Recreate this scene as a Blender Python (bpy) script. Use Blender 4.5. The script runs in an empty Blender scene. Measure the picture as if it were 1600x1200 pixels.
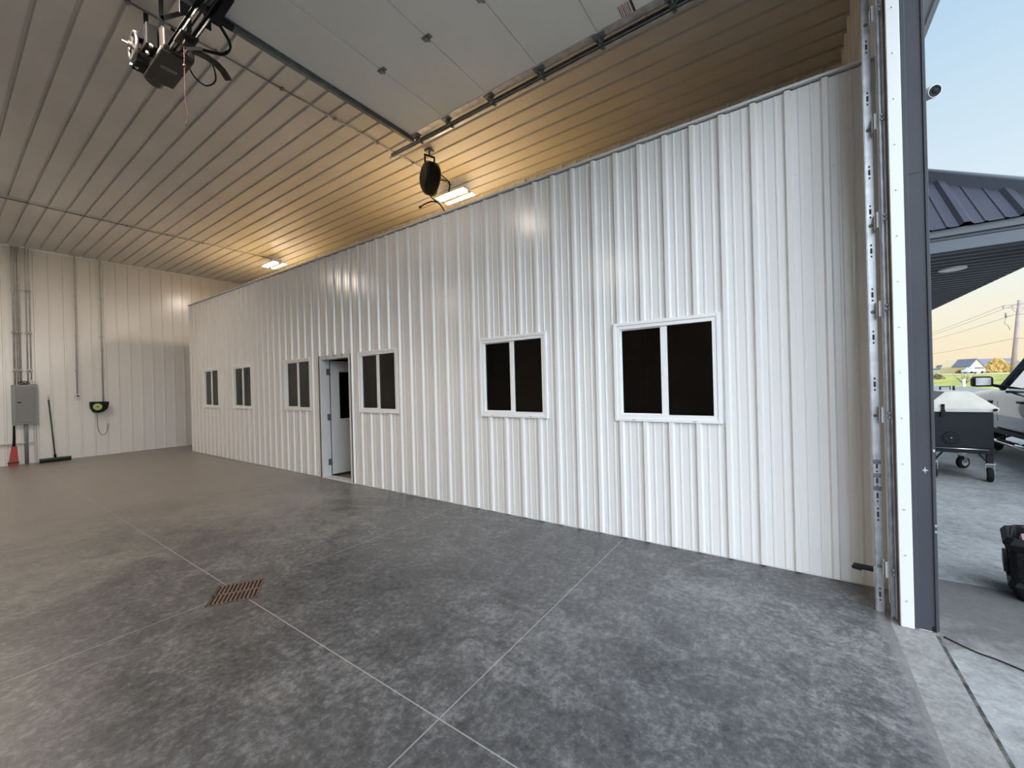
import bpy, bmesh, math, random
from mathutils import Vector, Matrix
random.seed(7)
S = bpy.context.scene
COL = S.collection
V = Vector

# ------------------------------------------------------------------ camera
YAW, PITCH, ROLL, FPX = 0.96607, -0.0003, -0.02604, 628.4
CAM_H = 1.5126
cy, sy = math.cos(YAW), math.sin(YAW)
cp, sp = math.cos(PITCH), math.sin(PITCH)
fwd = V((sy * cp, cy * cp, sp))
rgt = V((cy, -sy, 0))
up = rgt.cross(fwd)
cr, sr = math.cos(ROLL), math.sin(ROLL)
rgt2 = cr * rgt + sr * up
up2 = -sr * rgt + cr * up
cam_d = bpy.data.cameras.new('camera')
cam_d.sensor_fit = 'HORIZONTAL'
cam_d.sensor_width = 36.0
cam_d.lens = 36.0 * FPX / 1600.0
cam_d.clip_start = 0.02
cam_d.clip_end = 3000
cam = bpy.data.objects.new('camera', cam_d)
COL.objects.link(cam)
m = Matrix.Identity(4)
for i, v in enumerate((rgt2, up2, -fwd)):
    m[0][i], m[1][i], m[2][i] = v
m.translation = (0, 0, CAM_H)
cam.matrix_world = m
S.camera = cam

# ------------------------------------------------------------------ exposure, sky, lamp strength
S.view_settings.view_transform = 'Standard'
S.view_settings.look = 'None'
S.view_settings.gamma = 1.0
S.view_settings.use_curve_mapping = False
S.view_settings.exposure = 0.0
LAMP = 240.0            # radiance of the LED strips
LAMP_COL = (1.0, 0.865, 0.73)
GLOW = 5.4              # extra radiance added to the sky out of view, to brighten the partition
GLOW_COL = (0.80, 0.90, 1.0)

W = bpy.data.worlds.new('dawn_sky')
S.world = W
W.use_nodes = True
nt = W.node_tree
nt.nodes.clear()
def wn(t, **k):
    n = nt.nodes.new(t)
    for a, b in k.items():
        setattr(n, a, b)
    return n
tc = wn('ShaderNodeTexCoord')
sep = wn('ShaderNodeSeparateXYZ')
nt.links.new(tc.outputs['Generated'], sep.inputs[0])
ramp = wn('ShaderNodeValToRGB')
nt.links.new(sep.outputs['Z'], ramp.inputs[0])
els = ramp.color_ramp.elements
stops = [(0.0, (0.95, 0.80, 0.54)), (0.035, (0.955, 0.84, 0.60)), (0.10, (0.93, 0.90, 0.74)), (0.17, (0.86, 0.93, 0.88)),
         (0.30, (0.70, 0.84, 0.93)), (0.55, (0.47, 0.67, 0.86)), (1.0, (0.42, 0.60, 0.85))]
els[0].position, els[0].color = stops[0][0], (*stops[0][1], 1)
els[1].position, els[1].color = stops[-1][0], (*stops[-1][1], 1)
for p, c in stops[1:-1]:
    e = els.new(p)
    e.color = (*c, 1)
dot = wn('ShaderNodeVectorMath', operation='DOT_PRODUCT')
nt.links.new(tc.outputs['Generated'], dot.inputs[0])
dot.inputs[1].default_value = V((-0.60, -0.70, 0.36)).normalized()
mr = wn('ShaderNodeMapRange', interpolation_type='SMOOTHSTEP')
nt.links.new(dot.outputs['Value'], mr.inputs['Value'])
mr.inputs['From Min'].default_value = 0.36
mr.inputs['From Max'].default_value = 0.95
mr.inputs['To Min'].default_value = 0.0
mr.inputs['To Max'].default_value = GLOW
ramp2 = wn('ShaderNodeValToRGB')       # cooler horizon away from the dawn
nt.links.new(sep.outputs['Z'], ramp2.inputs[0])
e2 = ramp2.color_ramp.elements
e2[0].position, e2[0].color = 0.0, (0.84, 0.86, 0.88, 1)
e2[1].position, e2[1].color = 1.0, (0.42, 0.60, 0.85, 1)
for p, c in ((0.17, (0.84, 0.90, 0.93)), (0.30, (0.70, 0.84, 0.93)), (0.55, (0.47, 0.67, 0.86))):
    e = e2.new(p)
    e.color = (*c, 1)
dot2 = wn('ShaderNodeVectorMath', operation='DOT_PRODUCT')
nt.links.new(tc.outputs['Generated'], dot2.inputs[0])
dot2.inputs[1].default_value = V((0.90, -0.43, 0.0)).normalized()
mr2 = wn('ShaderNodeMapRange', interpolation_type='SMOOTHSTEP')
nt.links.new(dot2.outputs['Value'], mr2.inputs['Value'])
mr2.inputs['From Min'].default_value = 0.76
mr2.inputs['From Max'].default_value = 0.93
mxs = wn('ShaderNodeMix', data_type='RGBA')
nt.links.new(mr2.outputs['Result'], mxs.inputs[0])
nt.links.new(ramp2.outputs['Color'], mxs.inputs[6])
nt.links.new(ramp.outputs['Color'], mxs.inputs[7])
bg = wn('ShaderNodeBackground')
nt.links.new(mxs.outputs[2], bg.inputs['Color'])
bg2 = wn('ShaderNodeBackground')
bg2.inputs['Color'].default_value = (*GLOW_COL, 1)
nt.links.new(mr.outputs['Result'], bg2.inputs['Strength'])
ads = wn('ShaderNodeAddShader')
nt.links.new(bg.outputs[0], ads.inputs[0])
nt.links.new(bg2.outputs[0], ads.inputs[1])
wo = wn('ShaderNodeOutputWorld')
nt.links.new(ads.outputs[0], wo.inputs[0])

# ------------------------------------------------------------------ materials
def mat(name, col, rough=0.5, metal=0.0, spec=0.5, coat=0.0):
    M_ = bpy.data.materials.new(name)
    M_.use_nodes = True
    b = M_.node_tree.nodes['Principled BSDF']
    b.inputs['Base Color'].default_value = (*col, 1)
    b.inputs['Roughness'].default_value = rough
    b.inputs['Metallic'].default_value = metal
    b.inputs['Specular IOR Level'].default_value = spec
    b.inputs['Coat Weight'].default_value = coat
    return M_

def nmat(name, c0, c1, scale=5.0, rough=0.5, metal=0.0, detail=6, stretch=(1, 1, 1), lo=0.35, hi=0.65, bump=0.0, spec=0.5, rvar=0.0, mid=None):
    """noise mottled material in world metres"""
    M_ = mat(name, c0, rough, metal, spec)
    t = M_.node_tree
    b = t.nodes['Principled BSDF']
    g = t.nodes.new('ShaderNodeNewGeometry')
    mp = t.nodes.new('ShaderNodeMapping')
    mp.inputs['Scale'].default_value = stretch
    t.links.new(g.outputs['Position'], mp.inputs['Vector'])
    n = t.nodes.new('ShaderNodeTexNoise')
    n.inputs['Scale'].default_value = scale
    n.inputs['Detail'].default_value = detail
    t.links.new(mp.outputs[0], n.inputs['Vector'])
    r = t.nodes.new('ShaderNodeValToRGB')
    r.color_ramp.elements[0].position = lo
    r.color_ramp.elements[1].position = hi
    r.color_ramp.elements[0].color = (*c0, 1)
    r.color_ramp.elements[1].color = (*c1, 1)
    t.links.new(n.outputs['Fac'], r.inputs[0])
    t.links.new(r.outputs[0], b.inputs['Base Color'])
    if rvar:
        q = t.nodes.new('ShaderNodeMapRange')
        q.inputs['To Min'].default_value = rough - rvar
        q.inputs['To Max'].default_value = rough + rvar
        t.links.new(n.outputs['Fac'], q.inputs['Value'])
        t.links.new(q.outputs[0], b.inputs['Roughness'])
    if bump:
        bp = t.nodes.new('ShaderNodeBump')
        bp.inputs['Strength'].default_value = bump
        bp.inputs['Distance'].default_value = 0.02
        t.links.new(n.outputs['Fac'], bp.inputs['Height'])
        t.links.new(bp.outputs[0], b.inputs['Normal'])
    return M_

STEEL = mat('white_painted_steel', (0.79, 0.778, 0.765), 0.21)
CEIL = nmat('white_liner_steel', (0.56, 0.545, 0.53), (0.62, 0.605, 0.59), 1.2, 0.38, rvar=0.05)
DOORSKIN = nmat('off_white_door_skin', (0.66, 0.66, 0.64), (0.70, 0.70, 0.68), 2.0, 0.5)
TRIMW = mat('white_trim', (0.67, 0.675, 0.68), 0.35)
VINYL = mat('white_vinyl', (0.86, 0.86, 0.86), 0.3)
GALV = nmat('galvanised_steel', (0.42, 0.43, 0.46), (0.60, 0.61, 0.64), 14, 0.38, 0.85, rvar=0.08)
EMT = nmat('zinc_conduit', (0.44, 0.43, 0.42), (0.56, 0.55, 0.54), 10, 0.4, 0.3)
GALVD = nmat('dull_galvanised_steel', (0.16, 0.17, 0.18), (0.24, 0.25, 0.26), 10, 0.45, 0.7)
CHAR = nmat('charcoal_trim', (0.046, 0.048, 0.058), (0.054, 0.057, 0.068), 3, 0.5, spec=0.25)
CHARROOF = nmat('charcoal_roof_steel', (0.045, 0.047, 0.062), (0.055, 0.057, 0.074), 3, 0.5, spec=0.2)
JOINT = nmat('gritty_joint', (0.02, 0.018, 0.016), (0.13, 0.12, 0.105), 26, 0.9, detail=8)
SOFFIT = nmat('grey_soffit_steel', (0.085, 0.086, 0.095), (0.10, 0.10, 0.11), 3, 0.42, spec=0.4)
CHARLT = mat('grey_fascia', (0.11, 0.12, 0.14), 0.5, 0, 0.25)
BLACK = mat('black_plastic', (0.008, 0.008, 0.009), 0.5, 0, 0.16)
RUBBER = mat('black_rubber', (0.010, 0.010, 0.010), 0.75, 0, 0.2)
BLKSTEEL = mat('black_steel', (0.011, 0.013, 0.016), 0.55, 0, 0.18)
GREYBOX = mat('grey_enamel', (0.27, 0.275, 0.28), 0.45)
GREYBOXD = mat('darker_grey_enamel', (0.22, 0.225, 0.23), 0.45)
WOOD = nmat('brown_lumber', (0.075, 0.05, 0.03), (0.14, 0.095, 0.06), 6, 0.7, stretch=(6, 6, 0.6))
OSB = nmat('orange_brown_sheathing', (0.48, 0.32, 0.10), (0.60, 0.43, 0.16), 22, 0.75)
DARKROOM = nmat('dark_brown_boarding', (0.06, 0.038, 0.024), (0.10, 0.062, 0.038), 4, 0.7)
PIT = mat('drain_pit', (0.006, 0.005, 0.004), 0.9)
RUST = nmat('rusty_iron', (0.14, 0.085, 0.065), (0.26, 0.17, 0.13), 40, 0.6, 0.3)
RED = mat('red_plastic', (0.42, 0.035, 0.03), 0.45)
GREEN = mat('dark_green_handle', (0.02, 0.055, 0.03), 0.45)
LIME = mat('lime_disc', (0.50, 0.60, 0.18), 0.5)
PINK = mat('red_pull_cord', (0.20, 0.09, 0.09), 0.8, 0, 0.1)
CHROME = mat('bright_metal', (0.75, 0.75, 0.76), 0.16, 1.0)
ARMOUR = mat('bright_armour', (0.74, 0.73, 0.71), 0.28, 0.25)
SILVER = mat('satin_metal', (0.55, 0.55, 0.56), 0.32, 0.9)
DULLMETAL = mat('dull_metal', (0.20, 0.19, 0.185), 0.4, 0.8)
PLATE = mat('grey_plate', (0.30, 0.29, 0.28), 0.5)
LEVER = mat('pale_lever', (0.30, 0.25, 0.24), 0.7)
INK = mat('dark_ink', (0.03, 0.02, 0.02), 0.6)
REDINK = mat('faded_red_ink', (0.35, 0.12, 0.10), 0.6)
PAPER = mat('sticker_paper', (0.66, 0.60, 0.59), 0.6)
OPENER = mat('brown_black_enamel', (0.028, 0.023, 0.021), 0.38)
CANVAS = nmat('beige_lid', (0.44, 0.41, 0.355), (0.52, 0.49, 0.43), 6, 0.6)
POLEW = nmat('weathered_pole', (0.30, 0.22, 0.20), (0.42, 0.32, 0.30), 3, 0.85, stretch=(4, 4, 0.4))
GRASS = nmat('spring_grass', (0.17, 0.22, 0.045), (0.58, 0.52, 0.11), 0.35, 0.9, detail=10)
ROADM = nmat('pale_road', (0.60, 0.47, 0.36), (0.70, 0.57, 0.46), 0.3, 0.9)
HEDGEM = nmat('golden_brown_leaves', (0.20, 0.11, 0.03), (0.34, 0.20, 0.06), 2.0, 0.9)
BUSHM = nmat('golden_leaves', (0.36, 0.21, 0.06), (0.55, 0.36, 0.12), 1.5, 0.9)
TWIG = mat('brown_twigs', (0.20, 0.13, 0.08), 0.9)
BUD = mat('pale_spring_buds', (0.55, 0.48, 0.28), 0.9)
PALEWALL = mat('cream_siding', (0.72, 0.58, 0.36), 0.8)
PALEWALL2 = mat('pale_siding', (0.72, 0.64, 0.60), 0.8)
SLATE = mat('slate_roof', (0.16, 0.16, 0.22), 0.7)
WHITEB = mat('white_boarding', (0.80, 0.80, 0.80), 0.7)
VANW = mat('white_car_paint', (0.62, 0.70, 0.78), 0.25, 0, 0.5, 0.6)
PAINT = mat('dark_grey_car_paint', (0.085, 0.083, 0.088), 0.24, 0.55, 0.5, 1.0)
CLOTH = mat('pale_pink_cloth', (0.66, 0.42, 0.42), 0.9)

def emis(name, col, strength):
    M_ = bpy.data.materials.new(name)
    M_.use_nodes = True
    t = M_.node_tree
    t.nodes.clear()
    e = t.nodes.new('ShaderNodeEmission')
    e.inputs['Color'].default_value = (*col, 1)
    e.inputs['Strength'].default_value = strength
    o = t.nodes.new('ShaderNodeOutputMaterial')
    t.links.new(e.outputs[0], o.inputs[0])
    return M_
LED = emis('led_strip', LAMP_COL, LAMP)

def glass(name, tint, refl=0.04, blend=0.5):
    """thin pane: see-through with a fresnel mirror on top"""
    M_ = bpy.data.materials.new(name)
    M_.use_nodes = True
    t = M_.node_tree
    t.nodes.clear()
    tr = t.nodes.new('ShaderNodeBsdfTransparent')
    tr.inputs['Color'].default_value = (*tint, 1)
    gl = t.nodes.new('ShaderNodeBsdfGlossy')
    gl.inputs['Roughness'].default_value = 0.02
    fr = t.nodes.new('ShaderNodeFresnel')
    fr.inputs['IOR'].default_value = 1.5
    mx = t.nodes.new('ShaderNodeMixShader')
    t.links.new(fr.outputs[0], mx.inputs[0])
    t.links.new(tr.outputs[0], mx.inputs[1])
    t.links.new(gl.outputs[0], mx.inputs[2])
    o = t.nodes.new('ShaderNodeOutputMaterial')
    t.links.new(mx.outputs[0], o.inputs[0])
    return M_
PANE = glass('window_pane_glass', (0.55, 0.54, 0.52))
SCREENPANE = glass('screened_pane_glass', (0.22, 0.21, 0.20))
CARGLASS = glass('car_glass', (0.80, 0.88, 0.86))
DARKGLASS = mat('dark_car_glass', (0.02, 0.025, 0.03), 0.05, 0, 0.7)

def concrete(name, cols, joints_x, joints_y, jw, rough, dirt=None, base_scale=0.55, seed=0.0, joint_col=(0.40, 0.39, 0.38), joint_dark=(0.03, 0.03, 0.032), dark_prob=0.62, far_bright=None):
    M_ = bpy.data.materials.new(name)
    M_.use_nodes = True
    t = M_.node_tree
    b = t.nodes['Principled BSDF']
    L = t.links.new
    def N(ty, **k):
        n = t.nodes.new(ty)
        for a, c in k.items():
            setattr(n, a, c)
        return n
    g = N('ShaderNodeNewGeometry')
    sp_ = N('ShaderNodeSeparateXYZ')
    L(g.outputs['Position'], sp_.inputs[0])
    def noise(scale, detail, rough_=0.55, dist=0.0, off=0.0, st=(1, 1, 1)):
        mp = N('ShaderNodeMapping')
        mp.inputs['Location'].default_value = (off + seed, off * 1.7, 0)
        mp.inputs['Scale'].default_value = st
        L(g.outputs['Position'], mp.inputs['Vector'])
        n = N('ShaderNodeTexNoise')
        n.inputs['Scale'].default_value = scale
        n.inputs['Detail'].default_value = detail
        n.inputs['Roughness'].default_value = rough_
        n.inputs['Distortion'].default_value = dist
        L(mp.outputs[0], n.inputs['Vector'])
        return n.outputs['Fac']
    def math_(op, a, b_=None, clamp=False):
        n = N('ShaderNodeMath', operation=op, use_clamp=clamp)
        for i, x in enumerate((a, b_)):
            if x is None:
                continue
            if isinstance(x, (int, float)):
                n.inputs[i].default_value = x
            else:
                L(x, n.inputs[i])
        return n.outputs[0]
    big = noise(base_scale, 5, 0.6, 0.4)
    mid = noise(4.5, 12, 0.74, 0.9, 3.1, (1.0, 0.8, 1))
    fine = noise(24, 10, 0.78, 0.0, 9.0)
    s = math_('ADD', math_('MULTIPLY', big, 0.26), math_('ADD', math_('MULTIPLY', mid, 0.46), math_('MULTIPLY', fine, 0.60)))
    r = N('ShaderNodeValToRGB')
    r.color_ramp.elements[0].position, r.color_ramp.elements[0].color = 0.535, (*cols[0], 1)
    r.color_ramp.elements[1].position, r.color_ramp.elements[1].color = 0.80, (*cols[2], 1)
    e = r.color_ramp.elements.new(0.66)
    e.color = (*cols[1], 1)
    L(s, r.inputs[0])
    col = r.outputs[0]
    def mix(f, a, c):
        n = N('ShaderNodeMix', data_type='RGBA')
        if isinstance(f, (int, float)):
            n.inputs['Factor'].default_value = f
        else:
            L(f, n.inputs['Factor'])
        for nm, x in (('A', a), ('B', c)):
            sock = [q for q in n.inputs if q.name == nm and q.type == 'RGBA'][0]
            if isinstance(x, tuple):
                sock.default_value = (*x, 1)
            else:
                L(x, sock)
        return [q for q in n.outputs if q.type == 'RGBA'][0]
    # dark scuffs and smears
    sc = noise(2.6, 12, 0.76, 1.4, 5.5, (0.6, 1.5, 1))
    m1 = N('ShaderNodeMapRange')
    m1.inputs['From Min'].default_value, m1.inputs['From Max'].default_value = 0.60, 0.72
    L(sc, m1.inputs['Value'])
    col = mix(math_('MULTIPLY', m1.outputs[0], 0.34), col, tuple(c * 0.45 for c in cols[0]))
    # pale wiped patches
    pc = noise(2.0, 12, 0.76, 1.0, 12.5, (1.3, 0.7, 1))
    m2 = N('ShaderNodeMapRange')
    m2.inputs['From Min'].default_value, m2.inputs['From Max'].default_value = 0.58, 0.78
    L(pc, m2.inputs['Value'])
    col = mix(math_('MULTIPLY', m2.outputs[0], 0.28), col, tuple(min(1, c * 1.25) for c in cols[2]))
    if dirt:
        cx_, cy_, rx_, ry_, dcol = dirt
        dx = math_('DIVIDE', math_('SUBTRACT', sp_.outputs[0], cx_), rx_)
        dy = math_('DIVIDE', math_('SUBTRACT', sp_.outputs[1], cy_), ry_)
        d2 = math_('ADD', math_('MULTIPLY', dx, dx), math_('MULTIPLY', dy, dy))
        wob = math_('MULTIPLY', math_('SUBTRACT', mid, 0.5), 1.6)
        dd = math_('SUBTRACT', 1.35, math_('ADD', d2, wob), True)
        edge = math_('LESS_THAN', sp_.outputs[0], 4.24)
        col = mix(math_('MULTIPLY', math_('MULTIPLY', dd, 0.8, True), edge), col, dcol)
    if far_bright:  # far-floor brightness put into the colour: paler towards the back wall
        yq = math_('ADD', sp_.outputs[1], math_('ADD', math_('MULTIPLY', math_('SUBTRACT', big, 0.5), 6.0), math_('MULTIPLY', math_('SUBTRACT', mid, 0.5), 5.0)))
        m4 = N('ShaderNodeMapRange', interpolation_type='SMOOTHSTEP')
        m4.inputs['From Min'].default_value, m4.inputs['From Max'].default_value = far_bright[0], far_bright[1]
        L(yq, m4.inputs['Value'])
        far_col = mix(m1.outputs[0], far_bright[2], tuple(c * 0.7 for c in far_bright[2]))
        col = mix(math_('MULTIPLY', m4.outputs[0], 0.75), col, far_col)
        # cement film spilling in over the slab edge at the sill
        ye = math_('ADD', sp_.outputs[1], math_('ADD', math_('MULTIPLY', math_('SUBTRACT', mid, 0.5), 0.30), math_('MULTIPLY', math_('SUBTRACT', sc, 0.5), 0.25)))
        m5 = N('ShaderNodeMapRange', interpolation_type='SMOOTHSTEP')
        m5.inputs['From Min'].default_value, m5.inputs['From Max'].default_value = -0.40, -0.47
        L(ye, m5.inputs['Value'])
        col = mix(math_('MULTIPLY', m5.outputs[0], 0.6), col, (0.21, 0.20, 0.185))
    # sawn joints
    jn = None
    for ax, lst in ((0, joints_x), (1, joints_y)):
        for c in lst:
            q = math_('LESS_THAN', math_('ABSOLUTE', math_('SUBTRACT', sp_.outputs[ax], c)), jw)
            jn = q if jn is None else math_('MAXIMUM', jn, q)
    if jn is not None:
        k = noise(0.5, 2, 0.5, 0, 21.0)
        m3 = N('ShaderNodeMapRange')
        m3.inputs['From Min'].default_value, m3.inputs['From Max'].default_value = dark_prob - 0.02, dark_prob + 0.02
        L(k, m3.inputs['Value'])
        jc = mix(m3.outputs[0], joint_col, joint_dark)
        col = mix(math_('MULTIPLY', jn, 0.65), col, jc)
    L(col, b.inputs['Base Color'])
    rr = N('ShaderNodeMapRange')
    rr.inputs['To Min'].default_value, rr.inputs['To Max'].default_value = rough - 0.10, rough + 0.12
    L(mid, rr.inputs['Value'])
    L(rr.outputs[0], b.inputs['Roughness'])
    bp = N('ShaderNodeBump')
    bp.inputs['Strength'].default_value = 0.12
    bp.inputs['Distance'].default_value = 0.004
    L(fine, bp.inputs['Height'])
    L(bp.outputs[0], b.inputs['Normal'])
    b.inputs['Specular IOR Level'].default_value = 0.5 if rough < 0.6 else 0.25
    return M_
SLAB = concrete('sealed_shop_concrete', ((0.036, 0.036, 0.038), (0.094, 0.094, 0.097), (0.235, 0.233, 0.232)), [1.292, -2.9], [1.344, 3.465, 7.6], 0.0034, 0.36, far_bright=(3.6, 8.0, (0.285, 0.26, 0.23)))
APRON = concrete('light_broomed_concrete', ((0.135, 0.132, 0.125), (0.225, 0.22, 0.21), (0.325, 0.32, 0.305)), [], [], 0.005, 0.8, seed=40)
PAVE = concrete('outdoor_concrete', ((0.155, 0.155, 0.153), (0.262, 0.26, 0.256), (0.37, 0.367, 0.36)), [4.24, 8.6, 13.0], [-5.2, -9.8], 0.008, 0.8,
                dirt=(3.95, -1.30, 0.85, 1.3, (0.085, 0.079, 0.072)), seed=17, joint_col=(0.12, 0.12, 0.12), joint_dark=(0.10, 0.10, 0.10))

# ------------------------------------------------------------------ mesh helpers
class MB:
    def __init__(s):
        s.v, s.f, s.mi, s.sm = [], [], [], []
    def add(s, vs, fs, mi=0, smooth=False, M=None):
        o = len(s.v)
        for p in vs:
            p = V(p)
            s.v.append(M @ p if M is not None else p)
        for f in fs:
            s.f.append([o + i for i in f])
            s.mi.append(mi)
            s.sm.append(smooth)
        return s
    def box(s, a, b, mi=0, M=None):
        x0, y0, z0 = a
        x1, y1, z1 = b
        x0, x1 = min(x0, x1), max(x0, x1); y0, y1 = min(y0, y1), max(y0, y1); z0, z1 = min(z0, z1), max(z0, z1)
        vs = [(x0, y0, z0), (x1, y0, z0), (x1, y1, z0), (x0, y1, z0), (x0, y0, z1), (x1, y0, z1), (x1, y1, z1), (x0, y1, z1)]
        return s.add(vs, [(0, 3, 2, 1), (4, 5, 6, 7), (0, 1, 5, 4), (1, 2, 6, 5), (2, 3, 7, 6), (3, 0, 4, 7)], mi, False, M)
    def bar(s, p, q, w, h, upv=(0, 0, 1), mi=0):
        """box bar of section w x h from p to q"""
        p, q = V(p), V(q)
        d = (q - p).normalized()
        u = V(upv)
        a = d.cross(u)
        if a.length < 1e-4:
            a = d.cross(V((0, 1, 0)))
        a.normalize()
        u = a.cross(d).normalized()
        vs = []
        for c in (p, q):
            for i, j in ((-1, -1), (1, -1), (1, 1), (-1, 1)):
                vs.append(c + a * (i * w / 2) + u * (j * h / 2))
        return s.add(vs, [(0, 3, 2, 1), (4, 5, 6, 7), (0, 1, 5, 4), (1, 2, 6, 5), (2, 3, 7, 6), (3, 0, 4, 7)], mi)
    def curve(s, pts, r, n=8, k=6):
        """smooth tube through the points"""
        P_ = [V(p) for p in pts]
        P_ = [P_[0] * 2 - P_[1]] + P_ + [P_[-1] * 2 - P_[-2]]
        out = []
        for i in range(1, len(P_) - 2):
            a, b, c, d = P_[i - 1:i + 3]
            for j in range(k):
                t = j / k
                out.append(0.5 * ((2 * b) + (c - a) * t + (2 * a - 5 * b + 4 * c - d) * t * t + (3 * b - a - 3 * c + d) * t ** 3))
        out.append(P_[-2])
        return s.tube(out, r, n)
    def tube(s, pts, r, n=10, mi=0, cap=True):
        pts = [V(p) for p in pts]
        rs = r if isinstance(r, (list, tuple)) else [r] * len(pts)
        rings, prev = [], None
        for i, p in enumerate(pts):
            d = (pts[min(i + 1, len(pts) - 1)] - pts[max(i - 1, 0)]).normalized()
            if prev is None:
                a = d.cross(V((0, 0, 1)))
                if a.length < 1e-3:
                    a = d.cross(V((1, 0, 0)))
            else:
                a = prev - d * prev.dot(d)
            a.normalize()
            b = d.cross(a)
            prev = a
            rings.append([p + (a * math.cos(2 * math.pi * k / n) + b * math.sin(2 * math.pi * k / n)) * rs[i] for k in range(n)])
        vs = [p for q in rings for p in q]
        fs = []
        for i in range(len(rings) - 1):
            for k in range(n):
                fs.append((i * n + k, i * n + (k + 1) % n, (i + 1) * n + (k + 1) % n, (i + 1) * n + k))
        s.add(vs, fs, mi, True)
        if cap:
            o = len(s.v) - len(vs)
            for c, rev in ((0, True), (len(rings) - 1, False)):
                idx = [o + c * n + k for k in range(n)]
                s.f.append(idx[::-1] if rev else idx)
                s.mi.append(mi)
                s.sm.append(False)
        return s
    def lathe(s, c, axis, prof, n=20, mi=0):
        """profile [(radius, offset along axis)]"""
        c, ax = V(c), V(axis).normalized()
        a = ax.cross(V((0, 0, 1)))
        if a.length < 1e-3:
            a = ax.cross(V((1, 0, 0)))
        a.normalize()
        b = ax.cross(a)
        vs = []
        for r, o in prof:
            for k in range(n):
                t = 2 * math.pi * k / n
                vs.append(c + ax * o + (a * math.cos(t) + b * math.sin(t)) * r)
        fs = []
        for i in range(len(prof) - 1):
            for k in range(n):
                fs.append((i * n + k, i * n + (k + 1) % n, (i + 1) * n + (k + 1) % n, (i + 1) * n + k))
        fs.append(tuple(range(n))[::-1])
        fs.append(tuple((len(prof) - 1) * n + k for k in range(n)))
        return s.add(vs, fs, mi, False)
    def prism(s, poly, a, b, axis, mi=0):
        """polygon extruded from a to b; axis 'x': poly (y,z); 'y': poly (x,z); 'z': poly (x,y)"""
        def P(p, c):
            return {'x': (c, p[0], p[1]), 'y': (p[0], c, p[1]), 'z': (p[0], p[1], c)}[axis]
        n = len(poly)
        vs = [P(p, a) for p in poly] + [P(p, b) for p in poly]
        fs = [tuple(range(n))[::-1], tuple(range(n, 2 * n))] + [(i, (i + 1) % n, n + (i + 1) % n, n + i) for i in range(n)]
        return s.add(vs, fs, mi)
    def cut(s):
        """ends a piece: build_each() links every piece as an object of its own"""
        if not hasattr(s, 'cuts'):
            s.cuts = []
        s.cuts.append((len(s.v), len(s.f)))
        return s
    def build_each(s, name, mats, parent=None, bevel=0.0, seg=2, label=None):
        out, v0, f0 = [], 0, 0
        for v1, f1 in s.cuts:
            q = MB()
            q.v, q.f = s.v[v0:v1], [[i - v0 for i in f] for f in s.f[f0:f1]]
            q.mi, q.sm = s.mi[f0:f1], s.sm[f0:f1]
            out.append(q.build(name, mats, parent, bevel, seg, label))
            v0, f0 = v1, f1
        return out
    def build(s, name, mats, parent=None, bevel=0.0, seg=2, label=None):
        me = bpy.data.meshes.new(name)
        me.from_pydata([tuple(p) for p in s.v], [], s.f)
        for x in (mats if isinstance(mats, (list, tuple)) else [mats]):
            me.materials.append(x)
        for p, i, q in zip(me.polygons, s.mi, s.sm):
            p.material_index = i
            p.use_smooth = q
        bm = bmesh.new()
        bm.from_mesh(me)
        bmesh.ops.recalc_face_normals(bm, faces=bm.faces)
        bm.to_mesh(me)
        bm.free()
        o = bpy.data.objects.new(name, me)
        COL.objects.link(o)
        if parent is not None:
            o.parent = parent
            pl = parent.location
            q = parent
            off = V((0, 0, 0))
            while q is not None:
                off += V(q.location)
                q = q.parent
            if off.length > 0:
                me.transform(Matrix.Translation(-off))
        if bevel:
            b = o.modifiers.new('bevel', 'BEVEL')
            b.width = bevel
            b.segments = seg
            b.limit_method = 'ANGLE'
            b.angle_limit = math.radians(40)
        if label:
            o['label'] = label
        return o

def tag(o, label, cat, group=None, kind=None):
    o['label'] = label
    o['category'] = cat
    if group:
        o['group'] = group
    if kind:
        o['kind'] = kind
    return o
def thing(name, loc, label, cat, group=None):
    o = bpy.data.objects.new(name, None)
    COL.objects.link(o)
    o.location = loc
    o.empty_display_size = 0.1
    return tag(o, label, cat, group)
def struct(o, label=None, cat=None):
    o['kind'] = 'structure'
    if label:
        o['label'] = label
    if cat:
        o['category'] = cat
    return o
def ssetting(name, loc=(0, 0, 0)):
    o = bpy.data.objects.new(name, None)
    COL.objects.link(o)
    o.location = loc
    o.empty_display_size = 0.1
    o['kind'] = 'structure'
    return o

PITCHR = 0.2286
def rib_profile(a, b, phase, pitch=PITCHR, hi=0.026, minor=0.005, w0=0.028, w1=0.0155):
    """(u, height) of a ribbed steel sheet between a and b"""
    pts = []
    n0 = math.floor((a - phase) / pitch) - 1
    n1 = math.ceil((b - phase) / pitch) + 1
    for n in range(n0, n1 + 1):
        c = phase + n * pitch
        pts += [(c - w0, 0), (c - w1, hi), (c + w1, hi), (c + w0, 0)]
        if minor:
            for k in (1, 2):
                q = c + pitch * (k / 3.0)
                pts += [(q - 0.012, 0), (q - 0.006, minor), (q + 0.006, minor), (q + 0.012, 0)]
    def at(u):
        for (u0, h0), (u1, h1) in zip(pts, pts[1:]):
            if u0 <= u <= u1:
                return h0 + (h1 - h0) * (u - u0) / max(u1 - u0, 1e-9)
        return 0.0
    out = [(a, at(a))] + [p for p in pts if a < p[0] < b] + [(b, at(b))]
    return out, at
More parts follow.
